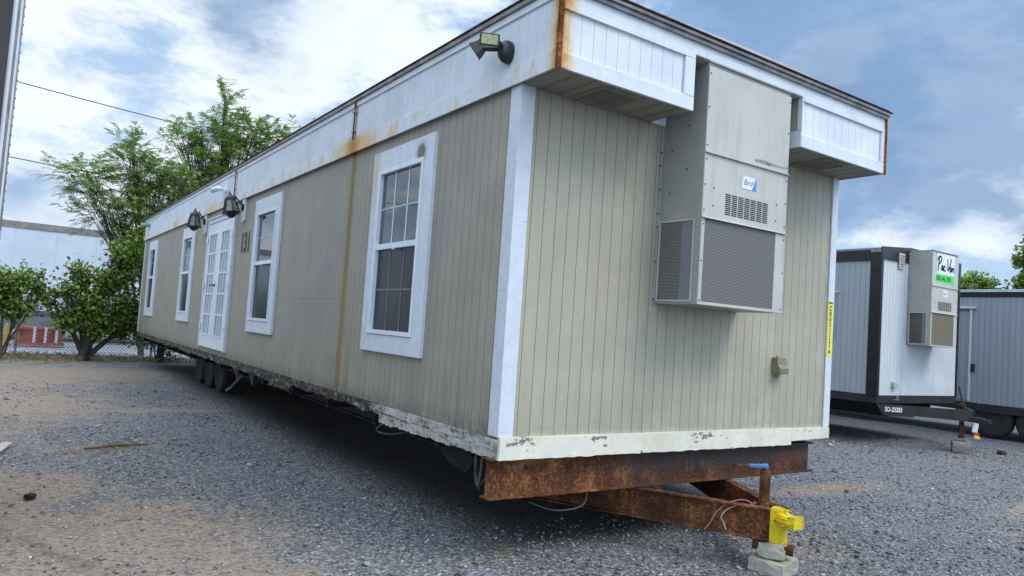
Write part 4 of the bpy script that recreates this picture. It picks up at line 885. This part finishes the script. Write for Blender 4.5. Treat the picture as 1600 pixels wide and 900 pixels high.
# ------------------------------------------------------------------ grey box trailer at the left edge
BX = thing('box_trailer', 'tall grey box trailer whose bolted rear doors show as a strip at the left edge', 'trailer', (-2.8,2.6,0))
M_['box_grey'] = m_plain('scuffed grey sheet', (.24,.26,.28), .45, .2, .3, 3, .1); M_['box_dark'] = m_plain('dark rubber edging', (.035,.03,.035), .7)
Q(MB().box(-9.6,-2.83,1.32,3.86,1.15,4.22), 'body', M_['box_grey'], BX)
for a, b in ((1.36,2.56),(2.60,3.72)): 
    d_ = Q(MB().box(-2.829,-2.805,a,b,1.2,4.12), 'door', M_['box_grey'], BX, bevel=.004)
    for k in (.25,.75): Q(MB().tube([(-2.765,a+(b-a)*k,1.2),(-2.765,a+(b-a)*k,4.12)], .014, 8), 'lock_bar', M_['logo_white'] if k < .5 else M_['roof_metal'], d_)
    s = MB()
    for k in range(5): s.box(-2.804,-2.785,a+.02 if a < 2 else b-.14,a+.14 if a < 2 else b-.02,1.4+k*.62,1.48+k*.62)
    Q(s, 'hinge', M_['roof_metal'], d_)
Q(MB().box(-2.829,-2.765,3.725,3.86,1.15,4.22).box(-2.829,-2.765,1.30,1.35,1.15,4.22).box(-2.829,-2.765,1.351,3.724,4.13,4.22), 'door_frame', M_['box_dark'], BX)
s = MB()
for k in range(36): s.lathe((-2.765,3.80,1.25+k*.082), [(.014,-.004),(.010,.012)], 'x', 6)
Q(s, 'rivet', M_['roof_metal'], BX)
Q(MB().box(-9.6,-2.9,1.9,2.0,.95,1.149).box(-9.6,-2.9,3.2,3.3,.95,1.149), 'chassis', M_['steel_dark'], BX)
for x in (-4.2,-5.3):
    for y in (1.55, 3.60):
        e = MB().lathe((x,y,.5), [(.3,-.12),(.46,-.14),(.5,-.1),(.5,.1),(.46,.14),(.3,.12)], 'y', 30); w_ = Q(e, 'wheel', M_['tyre'], BX, smooth=True)
        Q(MB().lathe((x,y,.5), [(.29,-.1),(.12,-.04),(.12,.04),(.29,.1)], 'y', 20), 'rim', M_['rim'], w_)
for y in (1.9,3.25): Q(MB().box(-8.5,-8.4,y,y+.1,0,.95).box(-8.55,-8.35,y-.05,y+.15,0,.02), 'landing_leg', M_['steel_dark'], BX)

# ------------------------------------------------------------------ white semi trailer behind the fence
SE = thing('semi_trailer', 'long white box semi trailer parked behind the trees and chain-link fence', 'trailer', (-3,26,0))
g = G('white trailer panel'); nn_ = g.noise(1.1,5,.6); fr = g.M('FRACT', g.M('DIVIDE', g.add(g.x, 40), 1.22)); seam = g.step(g.M('ABSOLUTE', g.sub(fr,.5)), .012, .004)
c = g.mix(g.step(nn_,.35,.7), (.50,.58,.66), (.58,.66,.73)); c = g.mix(g.mul(seam,.25), c, (.25,.28,.3)); c = g.mix(g.mul(g.step(g.noise(1,4,.6,g.vec(7,7,1)),.55,.7),.25), c, (.3,.33,.36))
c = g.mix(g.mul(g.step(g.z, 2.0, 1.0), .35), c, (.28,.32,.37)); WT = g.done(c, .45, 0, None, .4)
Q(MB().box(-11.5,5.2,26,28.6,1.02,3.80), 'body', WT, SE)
Q(MB().box(-11.52,5.22,25.97,28.63,3.801,4.02), 'roof_rail', m_plain('grey roof rail',(.22,.215,.20),.5,0,.3,4), SE)
Q(MB().box(-11.52,5.22,25.97,25.999,.90,1.02), 'side_rail', m_plain('brown side rail',(.12,.09,.08),.6), SE)
Q(MB().box(-9,3,26.02,26.06,.35,.898), 'side_skirt', m_plain('grey skirt',(.16,.17,.18),.6,0,.3,2), SE)
Q(MB().box(-11.4,5.1,26.1,28.5,.88,1.0), 'chassis', M_['steel_dark'], SE)
for x in (3.4,4.7,-10):
    e = MB().lathe((x,26.3,.5), [(.3,-.12),(.46,-.14),(.5,-.1),(.5,.1),(.46,.14),(.3,.12)], 'y', 24); w_ = Q(e, 'wheel', M_['tyre'], SE); Q(MB().lathe((x,26.3,.5), [(.29,-.1),(.12,-.04),(.12,.04)], 'y', 16), 'rim', M_['rim'], w_)
# red steel ramp with white uprights
RM = thing('road_barrier', 'low red steel barrier with white uprights standing behind the chain-link fence', 'barrier', (-1.9,22,0))
red = m_plain('faded orange red paint',(.55,.13,.055),.5,0,.3,6)
Q(MB().box(-2.50,-1.32,22.05,22.12,.12,.58), 'panel', red, RM)
Q(MB().box(-2.50,-1.32,21.9,22.3,.53,.60).box(-2.55,-1.27,21.85,22.35,.06,.14).box(-2.5,-2.4,21.95,22.04,.145,.529).box(-1.45,-1.35,21.95,22.04,.145,.529), 'rail', red, RM)
for k in (-2.08,-1.80,-1.52): Q(MB().box(k,k+.07,21.86,21.89,.145,.60), 'upright', M_['logo_white'], RM)
YB = MB().lathe((-2.72,22.0,.04), [(.14,0),(.14,.06),(.09,.08),(.075,.3),(.085,.32),(.06,.58),(.03,.64)], 'z', 14).build('yellow_post', m_plain('weathered yellow',(.5,.36,.05),.6,0,.3,12)); tag(YB, 'short yellow bollard beside the red barrier', 'bollard')

# ------------------------------------------------------------------ chain-link fence
FE = thing('chain_link_fence', 'galvanised chain-link fence running behind the trailer at the yard edge', 'fence', (0,17.9,0))
FY = 17.9; FH = 1.55
gal = m_plain('galvanised wire', (.36,.38,.40), .5, .4, .2)
step = .085; xs = np.arange(-9.5, 9.5, step); k = []; vs = []; fs = []; wr = .0042
for sgn in (-1, 1):
    for xx in xs:
        a = np.array([xx, FY, .03]); b = np.array([xx+sgn*(FH-.05), FY+.004*sgn, FH-.02]); d = b-a; d /= np.linalg.norm(d); p = np.cross(d, [0,1,0])*wr
        n0 = len(vs); vs += [a-p, a+p, b+p, b-p, a+[0,.006,0], b+[0,.006,0]]; fs += [(n0,n0+1,n0+2,n0+3),(n0,n0+3,n0+5,n0+4),(n0+1,n0+4,n0+5,n0+2)]
o = np_mesh('wire_mesh', np.array(vs), fs, gal); inv(o, FE)
for x in np.arange(-8.6, 9.5, 3.05): Q(MB().tube([(x,FY+.03,0),(x,FY+.03,FH+.05)], .03, 10), 'post', gal, FE)
Q(MB().tube([(-9.5,FY+.03,FH+.01),(9.5,FY+.03,FH+.01)], .02, 8), 'top_rail', m_rust('rusty fence rail'), FE)
# old timber post behind the trailer
o = MB().box(.60,.76,17.15,17.31,0,.72).build('timber_post', m_plain('dark weathered timber',(.045,.037,.03),.9,0,.4,9,.3)); tag(o, 'dark squat timber post seen under the rear of the taupe trailer', 'post')

# ------------------------------------------------------------------ trees
def leaf_mat(name, cols, trans=.35):
    g = G(name); r = g.geo.outputs['Random Per Island']; c = g.ramp(r, [(i/(len(cols)-1), k) for i, k in enumerate(cols)])
    c = g.mix(g.step(g.noise(1.6,3),.35,.65,0,.3), c, tuple(x*.5 for x in cols[0])); return g.done(c, .5, 0, None, .35, trans=trans)
LF = leaf_mat('feathery leaves', [(.09,.16,.03),(.18,.29,.05),(.27,.41,.08),(.40,.54,.16)])
LB = leaf_mat('broad leaves', [(.045,.10,.018),(.09,.19,.03),(.18,.31,.045),(.28,.40,.07),(.24,.21,.06)])
BK = m_plain('grey brown bark', (.075,.062,.05), .9, 0, .35, 14, .5, 30)
def norm(a): return a/np.maximum(np.linalg.norm(a, axis=-1, keepdims=True), 1e-9)
def leaf_quads(c, d, nrm, Ln, Wd):
    s = norm(np.cross(d, nrm)); Ln = Ln[:,None]; Wd = Wd[:,None]
    return np.stack([c, c+d*Ln*.45+s*Wd*.5, c+d*Ln, c+d*Ln*.45-s*Wd*.5], 1)
def tree(name, label, base, blobs, kind, n_twig, m, group, trunk_r=.12, stems=1, fronds=9, leaf=.05, limb_base=None, spreadup=.35):
    base = np.array(base, float); T0 = thing(name, label, 'tree', tuple(base), group)
    mb = MB(); twigs = []
    tot = sum(b[3]*b[4] for b in blobs)
    for bi, (bx, by, bz, rx, rz) in enumerate(blobs):
        c = np.array([bx,by,bz]); st = base + np.array([rng.uniform(-.12,.12)*(stems>1), rng.uniform(-.1,.1)*(stems>1), 0])
        mid = st + (c-st)*np.array([.35,.35,.55]) + rng.normal(0,.08,3)
        end = c + np.array([0,0,rz*.3]); path = []
        for t in np.linspace(0,1,9): path.append((1-t)**2*st+2*t*(1-t)*mid+t*t*end)
        r0 = trunk_r*(.55 if bi else 1.0); mb.tube(path, [r0*(1-.82*t) for t in np.linspace(0,1,9)], 7)
        k = max(4, int(n_twig*b_(blobs[bi])/tot))
        for _ in range(k):
            v = rng.normal(0,1,3); v /= np.linalg.norm(v); v *= rng.uniform(.25,1)**.5
            p = c + v*np.array([rx,rx*.9,rz]); j = path[rng.integers(4,9)]
            out = norm(p-(c-np.array([0,0,rz*.6]))); q = p - out*.12
            mb.tube([j, (j+q)/2+rng.normal(0,.05,3), q], [trunk_r*.14, trunk_r*.09, .006], 4, cap=False); twigs.append((q, norm(out+np.array([0,0,spreadup])*rng.uniform(-.6,1)), 1.0))
    tw = np.array([t[0] for t in twigs]); td = np.array([t[1] for t in twigs]); nt = len(tw)
    o = mb.build('trunk', BK, None); inv(o, T0)
    if kind == 'fern':
        F_ = fronds; P_ = 10
        t = np.tile(np.linspace(0,1,F_), nt); b = np.repeat(tw,F_,0); d = np.repeat(td,F_,0); tl = np.repeat(rng.uniform(.35,.75,nt),F_)
        org = b + d*(t*tl)[:,None] - np.array([0,0,1])*(t**2*tl*.25)[:,None]
        side = norm(np.cross(d,[0,0,1])+1e-3); sg = np.where(np.arange(len(t))%2, 1, -1)[:,None]
        fd = norm(d*.75 + side*sg*rng.uniform(.5,1.1,(len(t),1)) + rng.normal(0,.22,(len(t),3)) + np.array([0,0,-.10])); fl = rng.uniform(.16,.32,len(t))
        up = norm(np.cross(np.cross(fd,[0,0,1]),fd)+rng.normal(0,.25,fd.shape))
        n2 = len(t); u = np.tile(np.repeat(np.linspace(.12,1,P_),2), n2); ss = np.tile([1,-1], n2*P_)[:,None]
        o2 = np.repeat(org,P_*2,0); f2 = np.repeat(fd,P_*2,0); l2 = np.repeat(fl,P_*2); u2 = np.repeat(up,P_*2,0); s2 = norm(np.cross(f2,u2))
        c = o2 + f2*(u*l2)[:,None] - np.array([0,0,1])*(u**2*l2*.30)[:,None]
        ld = norm(f2*.35+s2*ss+rng.normal(0,.15,f2.shape)+np.array([0,0,-.2])); Ln = leaf*(1.15-.5*np.abs(u-.45))*rng.uniform(.8,1.2,len(u))
        V = leaf_quads(c, ld, u2, Ln, Ln*.42)
    else:
        K = fronds; n2 = nt*K; b = np.repeat(tw,K,0)+rng.normal(0,.10,(n2,3))+np.repeat(td,K,0)*rng.uniform(-.12,.22,(n2,1)); d = norm(np.repeat(td,K,0)*.5+rng.normal(0,.6,(n2,3))+np.array([0,0,-.25])); up = norm(np.array([0,0,1.])+rng.normal(0,.5,(n2,3)))
        Ln = leaf*rng.uniform(.6,1.3,n2); V = leaf_quads(b, d, up, Ln, Ln*.75)
    o = np_mesh('crown', V.reshape(-1,3), np.arange(len(V)*4).reshape(-1,4), m); inv(o, T0)
    return T0
def b_(b): return b[3]*b[4]
tree('locust_tree', 'taller airy green tree rising behind the trailer roofline', (2.6,20.6,0), [(2.30,20.2,8.15,.22,.45),(2.5,20.3,7.3,.55,.55),(3.3,20.3,7.2,.7,.6),(4.1,20.4,7.1,.7,.55),(1.7,20.2,6.9,.6,.45),(1.15,20.,6.5,.45,.5),(2.5,20.4,6.5,1.0,.6),(3.7,20.3,6.3,1.0,.6),(1.7,20.3,5.9,.8,.5),(4.7,20.3,7.6,.35,.25),(2.2,20.3,5.2,1.1,.7),(1.2,20.2,4.6,.6,.6)], 'fern', 480, LF, None, .13, fronds=11, leaf=.052)
tree('locust_tree', 'wide feathery green tree left of the trailer roof, in front of the white semi', (.5,19.4,0), [(-.3,19.2,5.95,.35,.4),(-.1,19.2,5.4,.7,.45),(-1.3,19.,4.9,.7,.35),(-.7,19.1,4.5,.9,.45),(.3,19.3,5.2,.6,.5),(.5,19.4,4.5,.7,.6),(-.9,19.,3.9,.6,.35),(0,19.3,3.8,.7,.5),(.2,19.3,3.1,.5,.6),(1.,19.4,5.0,.5,.5)], 'fern', 420, LF, None, .09, fronds=11, leaf=.05)
tree('mulberry_tree', 'low dense leafy tree with several splayed trunks at the fence', (-1.08,17.3,0), [(-1.0,17.2,1.45,.6,.40),(-1.6,17.1,1.75,.45,.2),(-1.9,17.1,1.45,.25,.15),(-.75,17.2,2.05,.5,.35),(-.25,17.3,2.45,.4,.4),(-1.2,17.1,2.1,.45,.22),(-1.45,17.1,2.3,.2,.12),(-.25,17.2,1.6,.5,.45),(-.7,17.1,1.05,.55,.25),(-1.6,17.2,1.15,.35,.2),(.05,17.4,1.1,.35,.35),(-.5,17.3,2.75,.35,.25),(-.1,17.5,3.0,.3,.35),(-.2,17.3,.75,.3,.2),(-.9,17.0,.85,.45,.22),(-1.5,17.0,.9,.3,.2)], 'broad', 560, LB, None, .10, stems=3, fronds=13, leaf=.105, spreadup=.2)
tree('leafy_bush', 'dark green bush cut off by the left edge of the photo', (-2.75,17.1,0), [(-2.75,17.0,1.75,.5,.4),(-2.2,17.05,1.85,.28,.22),(-3.2,17.,1.6,.5,.5),(-2.6,17.,1.3,.4,.35),(-2.1,17.1,1.55,.2,.15),(-3.9,17.1,1.6,.6,.5)], 'broad', 300, LB, None, .05, stems=3, fronds=18, leaf=.10, spreadup=.2)
tree('leafy_bush', 'low dark leafy shrub growing at the rear foot of the taupe trailer', (.7,17.5,0), [(.35,17.4,.55,.35,.2),(.9,17.5,.45,.3,.25),(1.6,17.5,.5,.35,.2),(.1,17.2,.9,.3,.3),(2.6,17.5,.5,.5,.25)], 'broad', 90, LB, None, .025, stems=3, fronds=12, leaf=.09)
BT = None
for i, (lab, base, bl, n_) in enumerate([
    ('rounded distant tree crown just right of the far air conditioner', (40,14.6,0), [(40,15.2,5.2,.9,.9),(40,14.3,5.4,.9,.8),(40,13.5,5.1,.8,.8),(40.5,14.6,4.2,1.6,1.2)], 260),
    ('distant tree cut off by the right edge of the photo', (40,11.6,0), [(40,11.9,6.9,.7,.8),(40,11.5,5.6,.9,.9),(40,11.2,7.6,1.,1.),(40,12.2,5.5,.5,.6),(40,10.5,6,1.4,1.8)], 300)]):
    tree('distant_tree', lab, base, bl, 'broad', n_, LF, 'trees beyond the third trailer', .15, fronds=22, leaf=.24)
# trees and sheds across the yard to the left (seen in the window glass and from a step aside)
for i in range(4):
    x = -14 - i*3.7; y = 24+i*2.5
    tree('yard_tree', ['round leafy tree far out beyond the left edge, nearest the semi trailer','second leafy tree beyond the left edge, further from the semi trailer','third leafy tree beyond the left edge, standing past the first two','outermost leafy tree in the row beyond the left edge'][i], (x,y,0), [(x,y,5.5,1.6,1.3),(x+1,y,4.6,1.3,1.1),(x-1.1,y,4.4,1.3,1.2)], 'broad', 120, LB, 'trees outside the picture on the left', .15, fronds=22, leaf=.26)
for i in range(0): pass

# overhead wires
for z0_, z1_, lab in ((9.55, 8.15, 'upper black overhead wire crossing the sky behind the trees'), (6.55, 6.0, 'lower black overhead wire crossing the sky behind the trees')):
    zA, zB = ((8.734+.02, 8.45) if z0_ > 9 else (6.157, 6.092))
    sl = (zB-zA)/(4.944 if z0_ > 9 else 1.678); pts = []
    for t in np.linspace(-14, 16, 31):
        pts.append((t, 26, zA+sl*(t+3.2)+.0022*((t-1)**2-16)))
    o = MB().tube(pts, .016, 6).build('overhead_wire', M_['wire_black']); tag(o, lab, 'wire')
# poles carrying the wires, out of the picture
for x in (-14.1, 16.1):
    p_ = thing('utility_pole', 'wooden utility pole carrying the wires, %s end' % ('left' if x < 0 else 'right'), 'pole', (x,26.2,0))
    zt = 10.2; Q(MB().lathe((x,26.2,0), [(.17,0),(.11,zt)], 'z', 14), 'shaft', BK, p_); Q(MB().box(x-.06,x+.06,25.1,27.3,zt-.6,zt-.48), 'crossarm', BK, p_)

# ------------------------------------------------------------------ sky, sun
SUN_AZ = math.atan2(.42, -.72); SUN_EL = R(54)
w = bpy.data.worlds.new('World'); S.world = w; w.use_nodes = True; nt = w.node_tree; nt.nodes.clear(); nl = nt.links.new
def N_(t, **k):
    n = nt.nodes.new(t)
    for a, b in k.items(): setattr(n, a, b)
    return n
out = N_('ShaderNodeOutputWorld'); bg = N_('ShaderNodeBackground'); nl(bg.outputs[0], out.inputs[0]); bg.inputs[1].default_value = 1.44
sky = N_('ShaderNodeTexSky', sky_type='NISHITA', sun_disc=False, sun_elevation=SUN_EL, sun_rotation=SUN_AZ); sky.air_density = 1.2; sky.dust_density = 1.5
tc = N_('ShaderNodeTexCoord'); sp = N_('ShaderNodeSeparateXYZ'); nl(tc.outputs['Generated'], sp.inputs[0])
def m2(op, a, b=0., c=0., clamp=False):
    n = N_('ShaderNodeMath', operation=op, use_clamp=clamp)
    for i, v in enumerate((a,b,c)):
        if isinstance(v, bpy.types.NodeSocket): nl(v, n.inputs[i])
        else: n.inputs[i].default_value = v
    return n.outputs[0]
dz = m2('ADD', m2('MAXIMUM', sp.outputs[2], 0.), .55); cx = m2('DIVIDE', sp.outputs[0], dz); cy = m2('DIVIDE', sp.outputs[1], dz)
cv = N_('ShaderNodeCombineXYZ'); nl(cx, cv.inputs[0]); nl(cy, cv.inputs[1]); nl(m2('MULTIPLY', sp.outputs[2], 1.8), cv.inputs[2])
def noi(sc, det, ro, off, dist=0.):
    mp = N_('ShaderNodeMapping'); nl(cv.outputs[0], mp.inputs[0]); mp.inputs['Location'].default_value = off
    n = N_('ShaderNodeTexNoise'); nl(mp.outputs[0], n.inputs['Vector']); n.inputs['Scale'].default_value = sc; n.inputs['Detail'].default_value = det; n.inputs['Roughness'].default_value = ro; n.inputs['Distortion'].default_value = dist; return n.outputs['Fac']
def stp(v, a, b, lo=0., hi=1.):
    n = N_('ShaderNodeMapRange', interpolation_type='SMOOTHSTEP'); nl(v, n.inputs[0]); n.inputs[1].default_value = a; n.inputs[2].default_value = b; n.inputs[3].default_value = lo; n.inputs[4].default_value = hi; return n.outputs[0]
def mx(f, a, b):
    n = N_('ShaderNodeMix', data_type='RGBA')
    if isinstance(f, bpy.types.NodeSocket): nl(f, n.inputs[0])
    else: n.inputs[0].default_value = f
    for i, v in ((6,a),(7,b)):
        if isinstance(v, bpy.types.NodeSocket): nl(v, n.inputs[i])
        else: n.inputs[i].default_value = (*v, 1)
    return n.outputs[2]
sc_ = N_('ShaderNodeVectorMath', operation='SCALE'); nl(sky.outputs[0], sc_.inputs[0]); sc_.inputs[3].default_value = .085
# rightness: 0 at left of the picture (towards +y), 1 towards +x
rt = stp(m2('SUBTRACT', sp.outputs[0], m2('MULTIPLY', sp.outputs[1], .6)), -.55, .55)
base = mx(.65, sc_.outputs[0], mx(rt, (.38,.53,.74), (.22,.38,.62)))
low = stp(sp.outputs[2], .30, .02); base = mx(m2('MULTIPLY', low, .5), base, (.55,.70,.88))
n1 = noi(3.6, 10, .58, (3.1,1.7,0.), .15); n2 = noi(2.0, 7, .5, (7.4,2.2,1.3), .2); n3 = noi(9.5, 9, .62, (1.,5.,0.), .1)
def blob(d, deg, amp):            # a bank of cloud around one direction
    n = N_('ShaderNodeVectorMath', operation='DOT_PRODUCT'); nl(tc.outputs['Generated'], n.inputs[0]); v = Vector(d).normalized(); n.inputs[1].default_value = v
    return m2('MULTIPLY', stp(n.outputs['Value'], math.cos(R(deg)), 1.0), amp)
def tot(*l):
    a = l[0]
    for b in l[1:]: a = m2('ADD', a, b)
    return a
fine = m2('MULTIPLY_ADD', m2('SUBTRACT', m2('ADD', m2('MULTIPLY', n1, .55), m2('MULTIPLY', n3, .45)), .5), 1.8, .5)
white = tot(fine, blob((.12,.93,.28), 34, .045), blob((.03,.95,.30), 24, .16), blob((.427,.815,.40), 14, .22), blob((.62,.66,.43), 9, .16), blob((.88,.40,.225), 9, .22), blob((.93,.34,.235), 8, .18), blob((.803,.481,.352), 2.6, .30), blob((.775,.52,.335), 3.5, .26), m2('MULTIPLY', rt, -.10), blob((-.8,.2,.5), 60, .12), blob((0,-.9,.5), 60, .12), blob((0,0,1), 40, .10))
wm = stp(white, .46, .70); c = mx(m2('MULTIPLY', wm, .95), base, mx(n3, (.50,.60,.72), (.80,.81,.83)))
dark = tot(n2, m2('MULTIPLY', m2('SUBTRACT', n3, .5), .45), blob((.78,.50,.41), 15, .24), blob((.89,.35,.315), 12, .24), blob((.24,.90,.395), 8, .20), blob((.15,.93,.46), 12, .16), m2('MULTIPLY', wm, -.10))
gm_ = m2('MULTIPLY', stp(dark, .50, .70), .88, clamp=True); gm_ = m2('MULTIPLY', gm_, stp(sp.outputs[2], .03, .16))
c = mx(gm_, c, mx(n1, (.10,.185,.335), (.25,.38,.57)))
c = mx(stp(sp.outputs[2], 0., -.04), c, (.16,.16,.16))
gain = m2('ADD', 1.0, m2('ADD', stp(sp.outputs[2], .45, .80, 0, 1.3), m2('MULTIPLY', stp(sp.outputs[1], .1, -.6), .7)))  # unseen sky overhead and behind the camera brightened as added fill light
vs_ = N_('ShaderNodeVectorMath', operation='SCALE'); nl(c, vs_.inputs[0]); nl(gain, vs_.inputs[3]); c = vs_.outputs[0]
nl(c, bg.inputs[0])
sl = bpy.data.lights.new('sun', 'SUN'); sl.energy = 1.7; sl.angle = R(26); sl.color = (1,.93,.82); so = bpy.data.objects.new('sun', sl); C.objects.link(so)
sd = Vector((math.sin(SUN_AZ)*math.cos(SUN_EL), math.cos(SUN_AZ)*math.cos(SUN_EL), math.sin(SUN_EL))); so.rotation_euler = sd.to_track_quat('Z','Y').to_euler()

# ------------------------------------------------------------------ camera
RM_ = [(0.8224903156984248,-0.5646845955915498,0.06812479786328485),(0.0879477677739276,0.007929235256936673,-0.9960935284258318),(0.5619384937214115,0.8252687045622461,0.056184468888324735)]
cam = bpy.data.cameras.new('camera'); co_ = bpy.data.objects.new('camera', cam); C.objects.link(co_); S.camera = co_
mt = Matrix((Vector(RM_[0]), -Vector(RM_[1]), -Vector(RM_[2]))).transposed().to_4x4(); mt.translation = Vector((-2.60392197,-3.86257861,1.50779835)); co_.matrix_world = mt
cam.sensor_width = 36; cam.lens = 1133.458/1600*36; cam.clip_end = 1500; cam.clip_start = .05
S.view_settings.view_transform = 'Standard'; S.view_settings.look = 'None'; S.view_settings.exposure = 0
